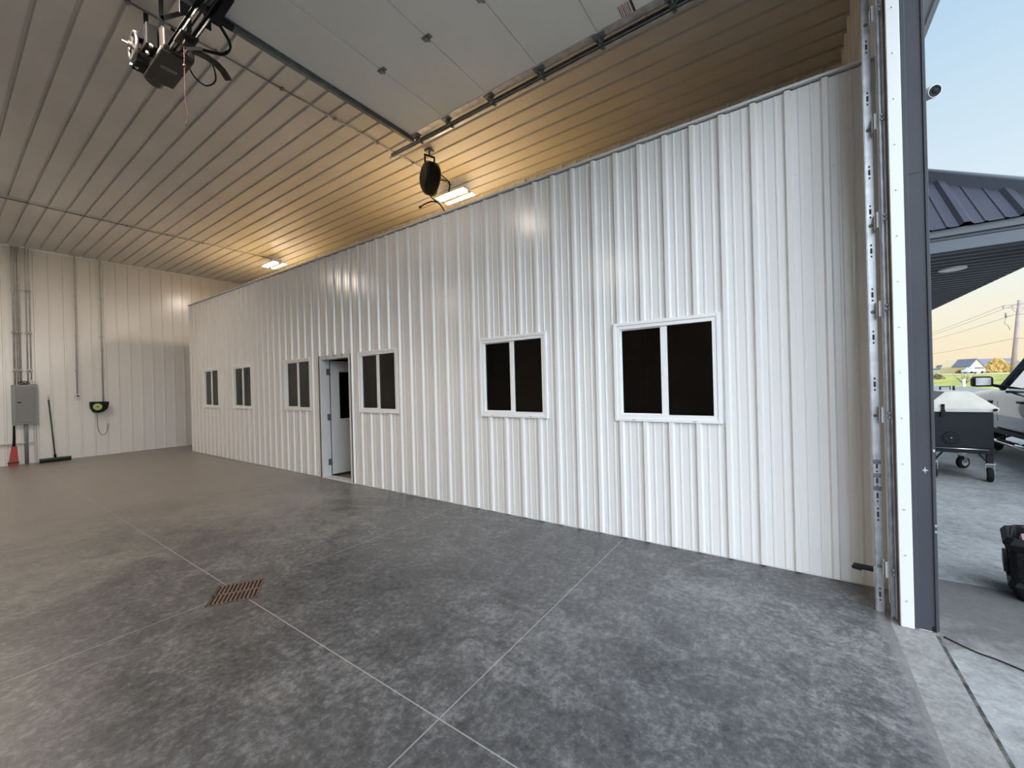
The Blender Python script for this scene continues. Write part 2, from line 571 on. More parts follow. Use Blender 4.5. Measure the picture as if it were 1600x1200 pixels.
def ribbed(mb, fn, ua, ub, va, vb, phase, holes=(), mi=0, **kw):
    """sheet: fn(u, v, h) -> point; holes [(u0,u1,v0,v1)]"""
    prof, at = rib_profile(ua, ub, phase, **kw)
    us = {round(u, 5): h for u, h in prof}
    for h in holes:
        for u in h[:2]:
            us.setdefault(round(u, 5), at(u))
    L_ = sorted(us.items())
    for (u0, h0), (u1, h1) in zip(L_, L_[1:]):
        cuts = [(h[2], h[3]) for h in holes if h[0] - 1e-4 <= u0 and u1 <= h[1] + 1e-4]
        segs, v = [], va
        for c0, c1 in sorted(cuts):
            if c0 > v:
                segs.append((v, c0))
            v = max(v, c1)
        if v < vb:
            segs.append((v, vb))
        for v0, v1 in segs:
            mb.add([fn(u0, v0, h0), fn(u1, v0, h1), fn(u1, v1, h1), fn(u0, v1, h0)], [(0, 1, 2, 3)], mi)
def screw(mb, p, n, r=0.0065, mi=0):
    mb.lathe(p, n, [(r * 1.35, -0.002), (r * 1.35, 0.0015), (r, 0.002), (r, 0.006)], 6, mi)

# ------------------------------------------------------------------ hall dimensions (metres)
PX = 3.80            # partition plane, ribs stand towards -x
FY = -0.54           # inside face of the front wall
BY = 14.20           # back wall
CZ = 4.88            # ceiling
LX, RX = -11.0, 5.63
PTOP = 3.74          # partition height
PEND = 12.60         # far end of the partition

# floor slab and sill strip
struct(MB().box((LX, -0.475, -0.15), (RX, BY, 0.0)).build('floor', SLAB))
struct(MB().box((LX - 2, -0.66, -0.15), (RX, -0.475, -0.002)).build('trim_1', APRON), 'light concrete sill strip under the open door')
# back wall
mb = MB()
ribbed(mb, lambda u, v, h: (u, BY - h, v), LX, RX, 0.0, CZ, 2.762, hi=0.017, minor=0.0, w0=0.020, w1=0.014)
mb.box((LX, BY + 0.005, 0), (RX, BY + 0.12, CZ))
for n in range(-38, 13):
    for z in (0.1, 1.25, 2.4, 3.5):
        screw(mb, (2.762 + n * PITCHR + 0.04, BY, z), (0, -1, 0))
struct(mb.build('wall_back', STEEL))
struct(MB().box((LX, BY - 0.025, CZ - 0.05), (RX, BY - 0.002, CZ)).build('trim_2', STEEL))
# left wall (behind the camera's left)
mb = MB()
ribbed(mb, lambda u, v, h: (LX + h, u, v), FY, BY, 0.0, CZ, 0.3)
mb.box((LX - 0.12, FY - 0.12, 0), (LX - 0.005, BY + 0.12, CZ))
struct(mb.build('wall_left', STEEL))
# outer right wall behind the partition
mb = MB()
ribbed(mb, lambda u, v, h: (RX - h, u, v), FY, BY, 0.0, CZ, 0.1)
mb.box((RX + 0.005, FY - 0.12, 0), (RX + 0.12, BY + 0.12, CZ))
struct(mb.build('wall_outer', STEEL))
# ceiling
mb = MB()
ribbed(mb, lambda u, v, h: (u, v, CZ + h), LX, RX, FY, BY, 0.777, w0=0.019, w1=0.012, hi=0.026, minor=0.0)
mb.box((LX - 0.1, FY - 0.15, CZ + 0.035), (RX + 0.1, BY + 0.1, CZ + 0.12))
mb.box((LX, 10.715, CZ - 0.004), (RX, 10.735, CZ - 0.001))
struct(mb.build('ceiling', CEIL))

# front wall with the big door opening x -0.9..3.3, z 0..4.2
OX0, OX1, OZ = -0.9, 3.30, 4.20
mb = MB()
for a, b in (((LX - 0.1, FY - 0.12, 0), (OX0, FY, CZ)), ((OX1 + 0.005, FY - 0.12, 0), (17.5, FY, CZ + 0.02)), ((OX0, FY - 0.12, OZ), (OX1 + 0.005, FY, CZ))):
    mb.box(a, b, 0)
ribbed(mb, lambda u, v, h: (u, FY + 0.002 + h, v), OX1 + 0.20, RX, 0.0, CZ, 3.6, mi=0)
ribbed(mb, lambda u, v, h: (u, FY + 0.002 + h, v), OX0, OX1, OZ + 0.05, CZ, 3.6, mi=0)
ribbed(mb, lambda u, v, h: (u, FY + 0.002 + h, v), LX, OX0 - 0.2, 0.0, CZ, 3.6, mi=0)
ribbed(mb, lambda u, v, h: (u, FY - 0.122 - h, v), OX1 + 0.10, 17.5, 0.02, CZ, 3.7, mi=1)
struct(mb.build('wall_front', [STEEL, CHAR]))
# jamb trims of the opening
def jamb(nm, xf, sgn):
    # sgn +1: jamb on the +x side (face looks to -x)
    x0 = xf
    wb = MB().box((x0 + sgn * 0.012, FY - 0.02, 0), (x0 + sgn * 0.205, FY + 0.018, OZ))
    t = struct(wb.build('trim_%d' % nm, WOOD), 'brown lumber jamb behind the door track')
    wt = MB().box((x0 - sgn * 0.014, -0.576, 0.0), (x0 + sgn * 0.011, -0.516, OZ))
    wtob = struct(wt.build('trim_%d' % (nm + 1), TRIMW, bevel=0.003), 'white jamb strip with a row of small screws')
    sm = MB()
    for k in range(15):
        screw(sm, (x0 - sgn * 0.014, -0.545, 0.16 + k * 0.272), (-sgn, 0, 0), 0.0035)
        sm.cut()
    sm.build_each('screw', SILVER, wtob)
    g = MB()
    g.box((x0 - sgn * 0.004, -0.600, 0.004), (x0 + sgn * 0.02, -0.574, OZ + 0.02))
    g.box((x0 + sgn * 0.002, -0.668, 0.004), (x0 + sgn * 0.02, -0.598, OZ + 0.02))
    g.box((x0 - sgn * 0.006, -0.682, 0.012), (x0 + sgn * 0.11, -0.666, OZ + 0.06))
    gob = struct(g.build('trim_%d' % (nm + 2), CHAR, bevel=0.003), 'charcoal steel jamb cover at the door opening')
    e = MB().box((x0 - sgn * 0.002, -0.672, 0.004), (x0 + sgn * 0.06, -0.655, 0.035))
    e.build('base_block', RUBBER, gob)
    if sgn > 0:
        s = MB()
        for z in (1.055, 0.62, 0.585):
            s.box((x0 - 0.0075, -0.680, z), (x0 - 0.0055, -0.672, z + 0.014)).cut()
        s.add([(x0 + 0.0008, -0.655, 0.945), (x0 + 0.0008, -0.641, 0.950), (x0 + 0.0008, -0.640, 0.966), (x0 + 0.0008, -0.635, 0.950), (x0 + 0.0008, -0.626, 0.944), (x0 + 0.0008, -0.636, 0.938), (x0 + 0.0008, -0.640, 0.925), (x0 + 0.0008, -0.642, 0.940)], [(0, 1, 7), (1, 2, 3), (3, 4, 5), (5, 6, 7), (1, 3, 5, 7)]).cut()
        s.build_each('dent', SILVER, gob)
        j = MB().box((x0 + 0.0005, -0.666, 2.685), (x0 + 0.003, -0.60, 2.69))
        j.build('lap_seam', INK, gob)
jamb(3, OX1, 1)
jamb(6, OX0, -1)
struct(MB().box((OX0, -0.576, OZ - 0.014), (OX1, -0.516, OZ + 0.005)).box((OX0, -0.69, OZ + 0.0), (OX1, -0.574, OZ + 0.03)).build('trim_9', CHAR), 'charcoal steel cover over the door head')
# white soffit and fascia along the building eave
e = MB().box((LX - 0.5, -1.15, CZ + 0.02), (17.5, -0.662, CZ + 0.05), 0).box((LX - 0.5, -1.19, CZ + 0.0), (17.5, -1.15, CZ + 0.2), 0).box((LX - 0.5, -1.19, CZ + 0.2), (17.5, -0.6, CZ + 0.23), 1)
struct(e.build('roof_eave', [TRIMW, CHARLT]), 'white soffit and fascia at the building eave', 'eave')

# ------------------------------------------------------------------ partition with windows and door
WIN = [11.27, 9.60, 7.335, 5.048, 2.618, 0.938]
WZ0, WZ1, WW = 1.130, 2.068, 0.93
DY0, DY1, DZ = 5.735, 6.565, 2.025
holes = [(c - WW / 2 + 0.025, c + WW / 2 - 0.025, WZ0 + 0.025, WZ1 - 0.025) for c in WIN] + [(DY0, DY1, 0.0, DZ)]
mb = MB()
ribbed(mb, lambda u, v, h: (PX - h, u, v), FY, PEND, 0.012, PTOP - 0.03, 2.489, holes)
for n in range(-45, 14):
    y = 2.489 - n * PITCHR
    if FY < y < PEND:
        for z in (0.07, 1.262, 2.115, 3.06):
            yy = y - 0.044
            if FY < yy < PEND and not any(h[0] - .06 < yy < h[1] + .06 and h[2] - .06 < z < h[3] + .06 for h in holes):
                screw(mb, (PX, yy, z), (-1, 0, 0), 0.0055)
# inner lining of the room side with the same openings
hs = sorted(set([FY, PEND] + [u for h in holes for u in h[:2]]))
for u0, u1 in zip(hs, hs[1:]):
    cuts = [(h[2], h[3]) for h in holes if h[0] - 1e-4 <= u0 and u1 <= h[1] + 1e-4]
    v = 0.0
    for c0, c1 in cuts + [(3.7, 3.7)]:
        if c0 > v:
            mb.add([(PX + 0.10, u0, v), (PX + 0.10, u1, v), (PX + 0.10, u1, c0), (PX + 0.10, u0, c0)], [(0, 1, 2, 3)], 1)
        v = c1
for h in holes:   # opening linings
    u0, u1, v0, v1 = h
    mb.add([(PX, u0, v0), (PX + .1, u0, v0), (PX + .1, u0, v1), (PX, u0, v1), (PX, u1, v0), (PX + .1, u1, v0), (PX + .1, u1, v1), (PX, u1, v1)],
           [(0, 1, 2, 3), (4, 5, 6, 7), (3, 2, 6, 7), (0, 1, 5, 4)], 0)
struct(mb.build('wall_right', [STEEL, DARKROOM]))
struct(MB().box((PX - 0.032, FY, PTOP - 0.020), (PX + 0.10, PEND + 0.02, PTOP)).build('trim_10', TRIMW), 'white cap strip along the top of the ribbed partition')
mb = MB()
for a, b in ((FY, DY0 - 0.06), (DY1 + 0.06, PEND)):
    mb.box((PX - 0.003, a, 0.0), (PX + 0.1, b, 0.012))
struct(mb.build('baseboard_right', TRIMW))
# end wall of the room, its top deck and inside faces
mb = MB()
ribbed(mb, lambda u, v, h: (u, PEND + h, v), PX, RX - 0.02, 0.0, PTOP, PX + 0.1)
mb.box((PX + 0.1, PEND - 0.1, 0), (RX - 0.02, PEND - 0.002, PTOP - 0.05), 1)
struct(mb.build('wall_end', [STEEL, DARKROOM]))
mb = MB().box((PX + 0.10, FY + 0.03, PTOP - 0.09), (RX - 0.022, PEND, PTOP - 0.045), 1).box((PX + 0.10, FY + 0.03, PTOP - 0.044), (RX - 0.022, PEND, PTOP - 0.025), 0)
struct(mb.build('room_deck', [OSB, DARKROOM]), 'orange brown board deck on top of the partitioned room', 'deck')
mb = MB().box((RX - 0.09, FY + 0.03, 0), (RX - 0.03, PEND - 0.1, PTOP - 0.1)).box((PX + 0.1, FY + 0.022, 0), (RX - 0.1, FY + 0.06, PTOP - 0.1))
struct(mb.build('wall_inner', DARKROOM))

def window(n, c):
    w = ssetting('window_%d' % n, (PX, c, WZ0))
    y0, y1 = c - WW / 2, c + WW / 2
    f = MB()
    def frame(mb_, xa, xb, ya, yb, za, zb, t):
        mb_.box((xa, ya, za), (xb, ya + t, zb)).box((xa, yb - t, za), (xb, yb, zb)).box((xa, ya + t, za), (xb, yb - t, za + t)).box((xa, ya + t, zb - t), (xb, yb - t, zb))
    frame(f, PX - 0.030, PX + 0.012, y0, y1, WZ0, WZ1, 0.030)
    frame(f, PX - 0.022, PX + 0.05, y0 + 0.028, y1 - 0.028, WZ0 + 0.028, WZ1 - 0.028, 0.036)
    fo = f.build('window_frame', VINYL, w, bevel=0.003)
    # fixed light (towards the door wall) and sliding sash (towards the back)
    s = MB()
    frame(s, PX + 0.004, PX + 0.03, c - 0.012, y1 - 0.062, WZ0 + 0.062, WZ1 - 0.062, 0.012)
    s.box((PX - 0.006, c - 0.030, WZ0 + 0.06), (PX + 0.03, c + 0.028, WZ1 - 0.06))
    so = s.build('sash', VINYL, w, bevel=0.002)
    MB().box((PX - 0.012, c - 0.008, WZ0 + 0.42), (PX - 0.005, c + 0.012, WZ0 + 0.47)).build('latch', VINYL, so)
    MB().box((PX + 0.014, c + 0.02, WZ0 + 0.065), (PX + 0.018, y1 - 0.065, WZ1 - 0.065)).build('pane', SCREENPANE, w)
    MB().box((PX + 0.004, y0 + 0.062, WZ0 + 0.062), (PX + 0.008, c - 0.02, WZ1 - 0.062)).build('pane', PANE, w)
    d = MB()
    for yy in (y0 + 0.2, y1 - 0.2):
        d.box((PX - 0.032, yy, WZ0 + 0.012), (PX - 0.0295, yy + 0.03, WZ0 + 0.017)).cut()
    d.build_each('weep_slot', PLATE, w)
    return w
for i, c in enumerate(WIN):
    window(i + 1, c)

# walk door in the partition, swung open into the dark room
d = ssetting('door_1', (PX, DY1, 0))
f = MB()
for ya, yb in ((DY0 - 0.055, DY0 + 0.022), (DY1 - 0.022, DY1 + 0.055)):
    f.box((PX - 0.026, ya, 0), (PX + 0.125, yb, DZ - 0.02))
f.box((PX - 0.026, DY0 - 0.055, DZ - 0.022), (PX + 0.125, DY1 + 0.055, DZ + 0.045))
f.build('door_frame', TRIMW, d, bevel=0.003)
MB().box((PX - 0.02, DY0 + 0.02, 0.0), (PX + 0.12, DY1 - 0.02, 0.022)).build('threshold', TRIMW, d)
hx, hy = PX + 0.132, DY1 - 0.018            # hinge line
leafM = Matrix.Translation((hx, hy, 0)) @ Matrix.Rotation(math.radians(-9), 4, 'Z')
lw, lt = 0.80, 0.044
lf = MB()
wy0, wy1, wz0, wz1 = 0.16, 0.66, 0.98, 1.80
for a, b in (((0, 0, .03), (lw, lt, wz0)), ((0, 0, wz1), (lw, lt, 1.99)), ((0, 0, wz0), (wy0, lt, wz1)), ((wy1, 0, wz0), (lw, lt, wz1))):
    lf.box((a[0] + (0.012 if a[0] == 0 else 0), a[1], a[2]), (b[0], b[1], b[2]), 0, leafM)
leaf = lf.build('door_leaf', TRIMW, d)
g = MB()
t = 0.03
for a, b in (((wy0 - t, 0, wz0 - t), (wy0, 0, wz1 + t)), ((wy1, 0, wz0 - t), (wy1 + t, 0, wz1 + t)), ((wy0, 0, wz0 - t), (wy1, 0, wz0)), ((wy0, 0, wz1), (wy1, 0, wz1 + t))):
    g.box((a[0], -0.012, a[2]), (b[0], lt + 0.012, b[2]), 0, leafM)
g.build('glazing_bead', TRIMW, leaf, bevel=0.003)
MB().box((wy0, lt / 2 - 0.003, wz0), (wy1, lt / 2 + 0.003, wz1), 0, leafM).build('pane', PANE, leaf)
hm = MB()
hm.lathe(leafM @ V((lw - 0.07, 0, 0.95)), leafM.to_3x3() @ V((0, -1, 0)), [(0.03, 0), (0.03, 0.008), (0.012, 0.01), (0.012, 0.05), (0.028, 0.055), (0.028, 0.085), (0.018, 0.095)], 16)
hm.build('door_knob', SILVER, leaf)
for z in (0.25, 1.02, 1.80):
    h = MB().box((PX + 0.07, DY1 - 0.0245, z - 0.055), (PX + 0.126, DY1 - 0.0215, z + 0.055))
    h.tube([(PX + 0.128, DY1 - 0.030, z - 0.057), (PX + 0.128, DY1 - 0.030, z + 0.057)], 0.009, 8)
    h.build('hinge', GALVD, d)

# ------------------------------------------------------------------ overhead door, tracks, opener
DZU = 4.42                                  # underside of the open door
gd = thing('overhead_door', (1.2, 1.6, DZU), 'open white sectional overhead door lying flat beneath the ceiling', 'garage door')
SECT = 0.585
DX0, DX1 = -0.93, 3.27
y = 3.60
hinge_x = [-0.05, 1.20, 2.40]
for k in range(7):
    y2 = y - SECT
    if k == 6:
        y2 = y - 0.52
    s = MB().box((DX0, y2 + 0.002, DZU), (DX1, y - 0.002, DZU + 0.045))
    s.build('door_section', DOORSKIN, gd, bevel=0.004)
    st = MB()
    st.box((DX1 - 0.075, y2 + 0.02, DZU - 0.004), (DX1 + 0.004, y - 0.02, DZU + 0.02))
    st.box((DX1 - 0.002, y2 + 0.02, DZU - 0.004), (DX1 + 0.004, y - 0.02, DZU + 0.05))
    st.build('end_stile', GALV, gd)
    if k < 6:
        for x in hinge_x:
            h = MB().box((x - 0.022, y2 - 0.045, DZU - 0.005), (x + 0.022, y2 + 0.045, DZU - 0.0005))
            h.box((x - 0.016, y2 - 0.018, DZU - 0.022), (x + 0.016, y2 + 0.018, DZU - 0.004))
            h.tube([(x - 0.03, y2, DZU - 0.014), (x + 0.03, y2, DZU - 0.014)], 0.008, 8)
            h.build('hinge', GALVD, gd)
    y = y2
# roller hinges along the right-hand edge
ry = 3.47
for k in range(7):
    yy = [3.50, 3.015, 2.43, 1.845, 1.26, 0.675, 0.09][k]
    h = MB()
    h.box((DX1 - 0.06, yy - 0.055, DZU - 0.008), (DX1 + 0.006, yy + 0.055, DZU - 0.003))
    h.prism([(yy - 0.045, DZU - 0.006), (yy + 0.045, DZU - 0.006), (yy + 0.018, DZU - 0.055), (yy - 0.018, DZU - 0.055)], DX1 - 0.005, DX1 + 0.002, 'x')
    h.tube([(DX1 - 0.04, yy, DZU - 0.032), (DX1 + 0.075, yy, DZU - 0.032)], 0.006, 8)
    ho = h.build('roller_hinge', GALVD, gd)
    r = MB().lathe((DX1 + 0.066, yy, DZU - 0.032), (1, 0, 0), [(0.012, -0.014), (0.024, -0.011), (0.024, 0.011), (0.012, 0.014)], 16)
    r.build('roller', GALVD, ho)
# strut and rail along the door's leading edge
s = MB()
s.box((DX0, 3.545, DZU - 0.006), (DX1, 3.565, DZU - 0.001))
s.box((DX0, 3.565, DZU - 0.040), (DX1, 3.570, DZU - 0.001))
s.box((DX0, 3.570, DZU - 0.040), (DX1, 3.600, DZU - 0.036))
s.box((DX0, 3.600, DZU - 0.040), (DX1, 3.605, DZU + 0.05))
s.box((DX0, 3.605, DZU - 0.006), (DX1, 3.632, DZU - 0.001))
s.build('strut', GALVD, gd)
MB().box((DX0, -0.455, DZU - 0.005), (DX1, -0.425, DZU + 0.04)).build('bottom_seal', RUBBER, gd)
lab = MB()
lx0, ly0 = 3.07, 0.93
lab.box((lx0, ly0, DZU - 0.0012), (lx0 + 0.16, ly0 + 0.125, DZU - 0.0004), 0)
lab.box((lx0 + 0.012, ly0 + 0.002, DZU - 0.002), (lx0 + 0.155, ly0 + 0.020, DZU - 0.001), 1)
for a, b, c in ((0.034, 0.10, 1), (0.048, 0.14, 2), (0.062, 0.12, 2), (0.076, 0.14, 1), (0.092, 0.13, 2), (0.106, 0.14, 1)):
    lab.box((lx0 + 0.014, ly0 + a, DZU - 0.002), (lx0 + 0.014 + b, ly0 + a + 0.006, DZU - 0.001), c)
lab.build('warning_sticker', [PAPER, INK, REDINK], gd, label='faded printed warning sticker')

tr = thing('door_track', (3.38, 0, 0), 'galvanised steel roller track with slotted angle rising beside the white jamb strip', 'door track')
TX = DX1 + 0.066                             # roller plane
# slotted wall angle
a = MB()
AX = 3.425
a.box((AX, -0.464, 0.0), (AX + 0.004, -0.424, 4.05))
a.box((AX, -0.426, 0.0), (AX + 0.022, -0.422, 4.05))
ao = a.build('slotted_angle', GALV, tr)
sl = MB()
def slot(z):
    sl.box((AX - 0.0012, -0.449, z - 0.017), (AX + 0.001, -0.439, z + 0.017))
    for q in (-0.036, 0.036):
        sl.box((AX - 0.0012, -0.448, z + q - 0.006), (AX + 0.001, -0.440, z + q + 0.006))
    sl.cut()
for z in (0.11, 0.62, 0.74, 0.835, 0.93, 1.45, 1.75, 2.02, 2.30, 2.55, 2.80, 3.27, 3.6):
    slot(z)
sl.build_each('slot', INK, ao)
p3 = MB()
for z in (0.785, 0.868, 0.955):
    p3.box((AX - 0.002, -0.464, z - 0.014), (AX + 0.001, -0.426, z + 0.014)).cut()
p3.build_each('dark_patch', GALVD, ao, label='small dark grey patch')
# roller channel, vertical then curved then horizontal
path = [(-0.494, 0.02), (-0.494, 3.75)]
for k in range(1, 9):
    t_ = math.radians(90 * k / 9)
    path.append((-0.494 + 0.40 * (1 - math.cos(t_)), 3.75 + (DZU - 0.045 - 3.75) * math.sin(t_)))
path.append((-0.105 + 0.1, DZU - 0.032))
path.append((4.08, DZU - 0.032))
def channel(mb_, pts, secs):
    """sweep open section [(dx, dn)] along (y,z) path"""
    rows = []
    for i, (py, pz) in enumerate(pts):
        a_, b_ = pts[max(i - 1, 0)], pts[min(i + 1, len(pts) - 1)]
        d_ = V((0, b_[0] - a_[0], b_[1] - a_[1])).normalized()
        n_ = V((0, -d_.z, d_.y))
        rows.append([V((TX + dx, py, pz)) + n_ * dn for dx, dn in secs])
    n = len(secs)
    vs = [p for r_ in rows for p in r_]
    fs = []
    for i in range(len(rows) - 1):
        for k in range(n - 1):
            fs.append((i * n + k, i * n + k + 1, (i + 1) * n + k + 1, (i + 1) * n + k))
    mb_.add(vs, fs)
sec = [(-0.012, -0.008), (-0.016, -0.013), (0.004, -0.014), (0.014, -0.010), (0.016, 0.0), (0.014, 0.010), (0.004, 0.014), (-0.016, 0.013), (-0.012, 0.008)]
c = MB()
channel(c, path, sec)
co = c.build('roller_channel', GALV, tr)
co.modifiers.new('sheet', 'SOLIDIFY').thickness = 0.002
hb = MB()
for z in (0.30, 1.26, 1.92, 2.47, 3.08, 3.75):
    hb.box((TX + 0.016, -0.490, z - 0.048), (TX + 0.019, -0.458, z + 0.048))
    hb.box((TX + 0.016, -0.462, z - 0.048), (AX + 0.002, -0.458, z + 0.048))
    hb.box((AX - 0.001, -0.466, z - 0.048), (AX + 0.002, -0.458, z + 0.048))
    hb.cut()
hb.build_each('bracket', TRIMW, tr, label='white bracket plate')
bo = MB()
for z in (0.30, 1.26, 1.92, 2.47, 3.08, 3.75):
    bo.lathe((AX, -0.444, z - 0.01), (-1, 0, 0), [(0.011, 0), (0.011, 0.004), (0.007, 0.008)], 8).cut()
    for q in (-0.014, 0.014):
        bo.lathe((TX - 0.013, -0.494, z + q), (-1, 0, 0), [(0.008, 0), (0.008, 0.004), (0.004, 0.006)], 8).cut()
bo.build_each('bolt', GALVD, tr)
hz = MB()
hz.box((TX + 0.016, -0.05, DZU - 0.012), (TX + 0.019, 4.08, DZU + 0.040))
hz.box((TX + 0.016, -0.05, DZU + 0.036), (TX + 0.050, 4.08, DZU + 0.040))
hz.build('reinforcing_angle', GALVD, tr)
# a hanger up to the ceiling near the header
hg = MB().bar((TX + 0.035, 0.9, DZU + 0.038), (TX + 0.035, 0.9, CZ - 0.019), 0.03, 0.004, (0, 1, 0))
hg.build('hanger_strap', GALV, tr)
# sensor bar at the track foot
sn = thing('safety_sensor', (3.425, -0.424, 0.262), 'black bar shaped door sensor jutting from the slotted angle near the floor', 'sensor')
b = MB().bar((3.44, -0.418, 0.258), (3.44, -0.318, 0.262), 0.026, 0.030)
b.bar((3.44, -0.36, 0.245), (3.44, -0.31, 0.252), 0.022, 0.02)
b.build('sensor_body', BLACK, sn, bevel=0.004)
MB().bar((3.44, -0.4215, 0.262), (3.44, -0.4155, 0.262), 0.034, 0.040).build('mounting_clip', SILVER, sn)

# trolley operator
op = thing('door_opener', (1.21, 4.4, CZ), 'dark box door opener with flywheel hanging from the ceiling at the end of its rail', 'door opener')
b = MB()
b.box((1.115, 4.16, 4.315), (1.325, 4.64, 4.335))
b.prism([(4.16, 4.335), (4.64, 4.335), (4.66, 4.36), (4.66, 4.50), (4.60, 4.545), (4.20, 4.545), (4.14, 4.50), (4.14, 4.36)], 1.125, 1.335, 'x')
bo_ = b.build('motor_housing', OPENER, op, bevel=0.008)
MB().lathe((1.225, 4.68, 4.425), (0, 1, 0), [(0.095, -0.03), (0.095, 0.07), (0.085, 0.09), (0.03, 0.095)], 24).build('motor_end_bell', OPENER, op)
MB().bar((1.165, 4.375, 4.3135), (1.275, 4.375, 4.3135), 0.034, 0.004).build('name_plate', PLATE, bo_, label='grey plate with illegible print')
lp = MB()
for k in range(9):
    lp.box((1.172 + k * 0.011, 4.369, 4.3105), (1.178 + k * 0.011, 4.381, 4.3125))
lp.box((1.155, 4.54, 4.3135), (1.165, 4.60, 4.3149))
lp.build('printed_text', INK, bo_)['kind'] = 'stuff'
MB().bar((1.112, 4.15, 4.33), (1.112, 4.65, 4.33), 0.006, 0.03).build('edge_rail', SILVER, op)
fw = MB()
fc = V((1.0, 4.42, 4.395))
R_ = 0.105
rim = [fc + V((0, math.cos(2 * math.pi * k / 28) * R_, math.sin(2 * math.pi * k / 28) * R_)) for k in range(29)]
fw.tube(rim, 0.012, 8, cap=False)
fw.lathe(fc, (1, 0, 0), [(0.022, -0.035), (0.022, 0.03)], 14)
for k in range(5):
    t_ = 2 * math.pi * k / 5
    fw.bar(fc, fc + V((0, math.cos(t_) * R_, math.sin(t_) * R_)), 0.014, 0.016, (1, 0, 0))
fw.build('flywheel', DULLMETAL, op)
MB().tube([(0.93, 4.42, 4.395), (1.13, 4.42, 4.395)], 0.010, 10).build('shaft', DULLMETAL, op)
gx = MB()
gx.box((1.04, 4.24, 4.36), (1.115, 4.40, 4.54))
gx.box((1.03, 4.46, 4.32), (1.115, 4.62, 4.42))
gx.tube([(1.02, 4.30, 4.44), (1.02, 4.38, 4.44)], 0.03, 12)
gx.build('gear_case', BLACK, op, bevel=0.006)
kn = MB()
for p_ in ((1.06, 4.20, 4.335), (1.05, 4.56, 4.325), (1.03, 4.62, 4.36), (1.06, 4.30, 4.325)):
    kn.lathe(p_, (0, 0, -1), [(0.014, 0), (0.014, 0.012), (0.006, 0.02)], 8).cut()
kn.build_each('bolt', CHROME, op)
rl = MB()
for x in (1.165, 1.255):
    rl.box((x - 0.003, -0.40, 4.335), (x + 0.003, 4.20, 4.375))
    rl.box((x - 0.018, -0.40, 4.372), (x + 0.018, 4.20, 4.376)).cut()
rl.build_each('rail', BLKSTEEL, op)
ch = MB().tube([(1.195, -0.38, 4.352), (1.195, 4.15, 4.352)], 0.007, 6).tube([(1.225, -0.38, 4.352), (1.225, 4.15, 4.352)], 0.007, 6)
ch.build('chain', BLKSTEEL, op)
cg = MB()
cg.box((1.150, 3.84, 4.325), (1.270, 4.0, 4.345))
cg.box((1.185, 3.88, 4.285), (1.235, 3.93, 4.326))
cg.build('trolley', OPENER, op, bevel=0.004)
MB().bar((1.215, 3.93, 4.278), (1.29, 3.85, 4.285), 0.02, 0.014)  .build('release_lever', LEVER, op, label='pale release lever with red print')
arm = MB()
arm.curve([(1.21, 3.95, 4.31), (1.35, 3.82, 4.28), (1.41, 3.74, 4.27), (1.425, 3.68, 4.33), (1.30, 3.585, 4.385)], 0.012, 10, 5)
arm.build('door_arm', BLKSTEEL, op)
cv = MB()
cpts = [V((1.27, 3.98, 4.32)), V((1.36, 3.975, 4.325)), V((1.43, 3.98, 4.318)), V((1.49, 4.0, 4.30)), V((1.54, 4.03, 4.27))]
for a_, b_ in zip(cpts, cpts[1:]):
    cv.bar(a_, b_ + (b_ - a_) * 0.12, 0.058, 0.022)
cv.build('curved_door_arm', OPENER, op, bevel=0.006)
dk = MB().bar((1.285, 3.60, DZU - 0.05), (1.285, 3.30, DZU - 0.022), 0.06, 0.045)
dk.bar((1.24, 3.55, DZU - 0.05), (1.40, 3.55, DZU - 0.05), 0.05, 0.03)
dk.build('door_bracket', BLKSTEEL, op)
br = MB()
for x, yy in ((1.13, 4.2), (1.32, 4.2), (1.13, 4.6), (1.32, 4.6)):
    br.bar((x, yy, 4.53), (x, yy, CZ - 0.014), 0.032, 0.005, (0, 1, 0)).cut()
br.bar((1.13, 4.2, 4.60), (1.32, 4.2, 4.80), 0.032, 0.005, (0, 1, 0)).cut()
br.bar((1.13, 3.7, 4.36), (1.13, 3.7, CZ - 0.014), 0.05, 0.008, (0, 1, 0)).cut()
br.bar((1.28, 3.7, 4.36), (1.28, 3.7, CZ - 0.014), 0.05, 0.008, (0, 1, 0)).cut()
br.bar((1.13, 3.7, CZ - 0.06), (1.13, 4.2, CZ - 0.06), 0.005, 0.032).cut()
br.build_each('hanger', BLKSTEEL, op)
pts = [V((1.32, 4.1, 4.42)), V((1.40, 4.02, 4.36)), V((1.46, 4.07, 4.24)), V((1.42, 4.16, 4.20)), V((1.36, 4.22, 4.26)), V((1.335, 4.28, 4.36))]
MB().curve(pts, 0.006, 8).build('wire_loop', BLACK, op)
rc = [(1.205, 3.955, 4.30), (1.205, 3.96, 4.05), (1.206, 3.955, 3.85), (1.214, 3.945, 3.76), (1.212, 3.945, 3.71), (1.20, 3.955, 3.66)]
rco = MB().curve(rc, 0.0035, 6).tube([(1.205, 3.957, 4.135), (1.205, 3.957, 4.15)], 0.011, 8).build('pull_cord', PINK, op, label='thin faded red pull cord')

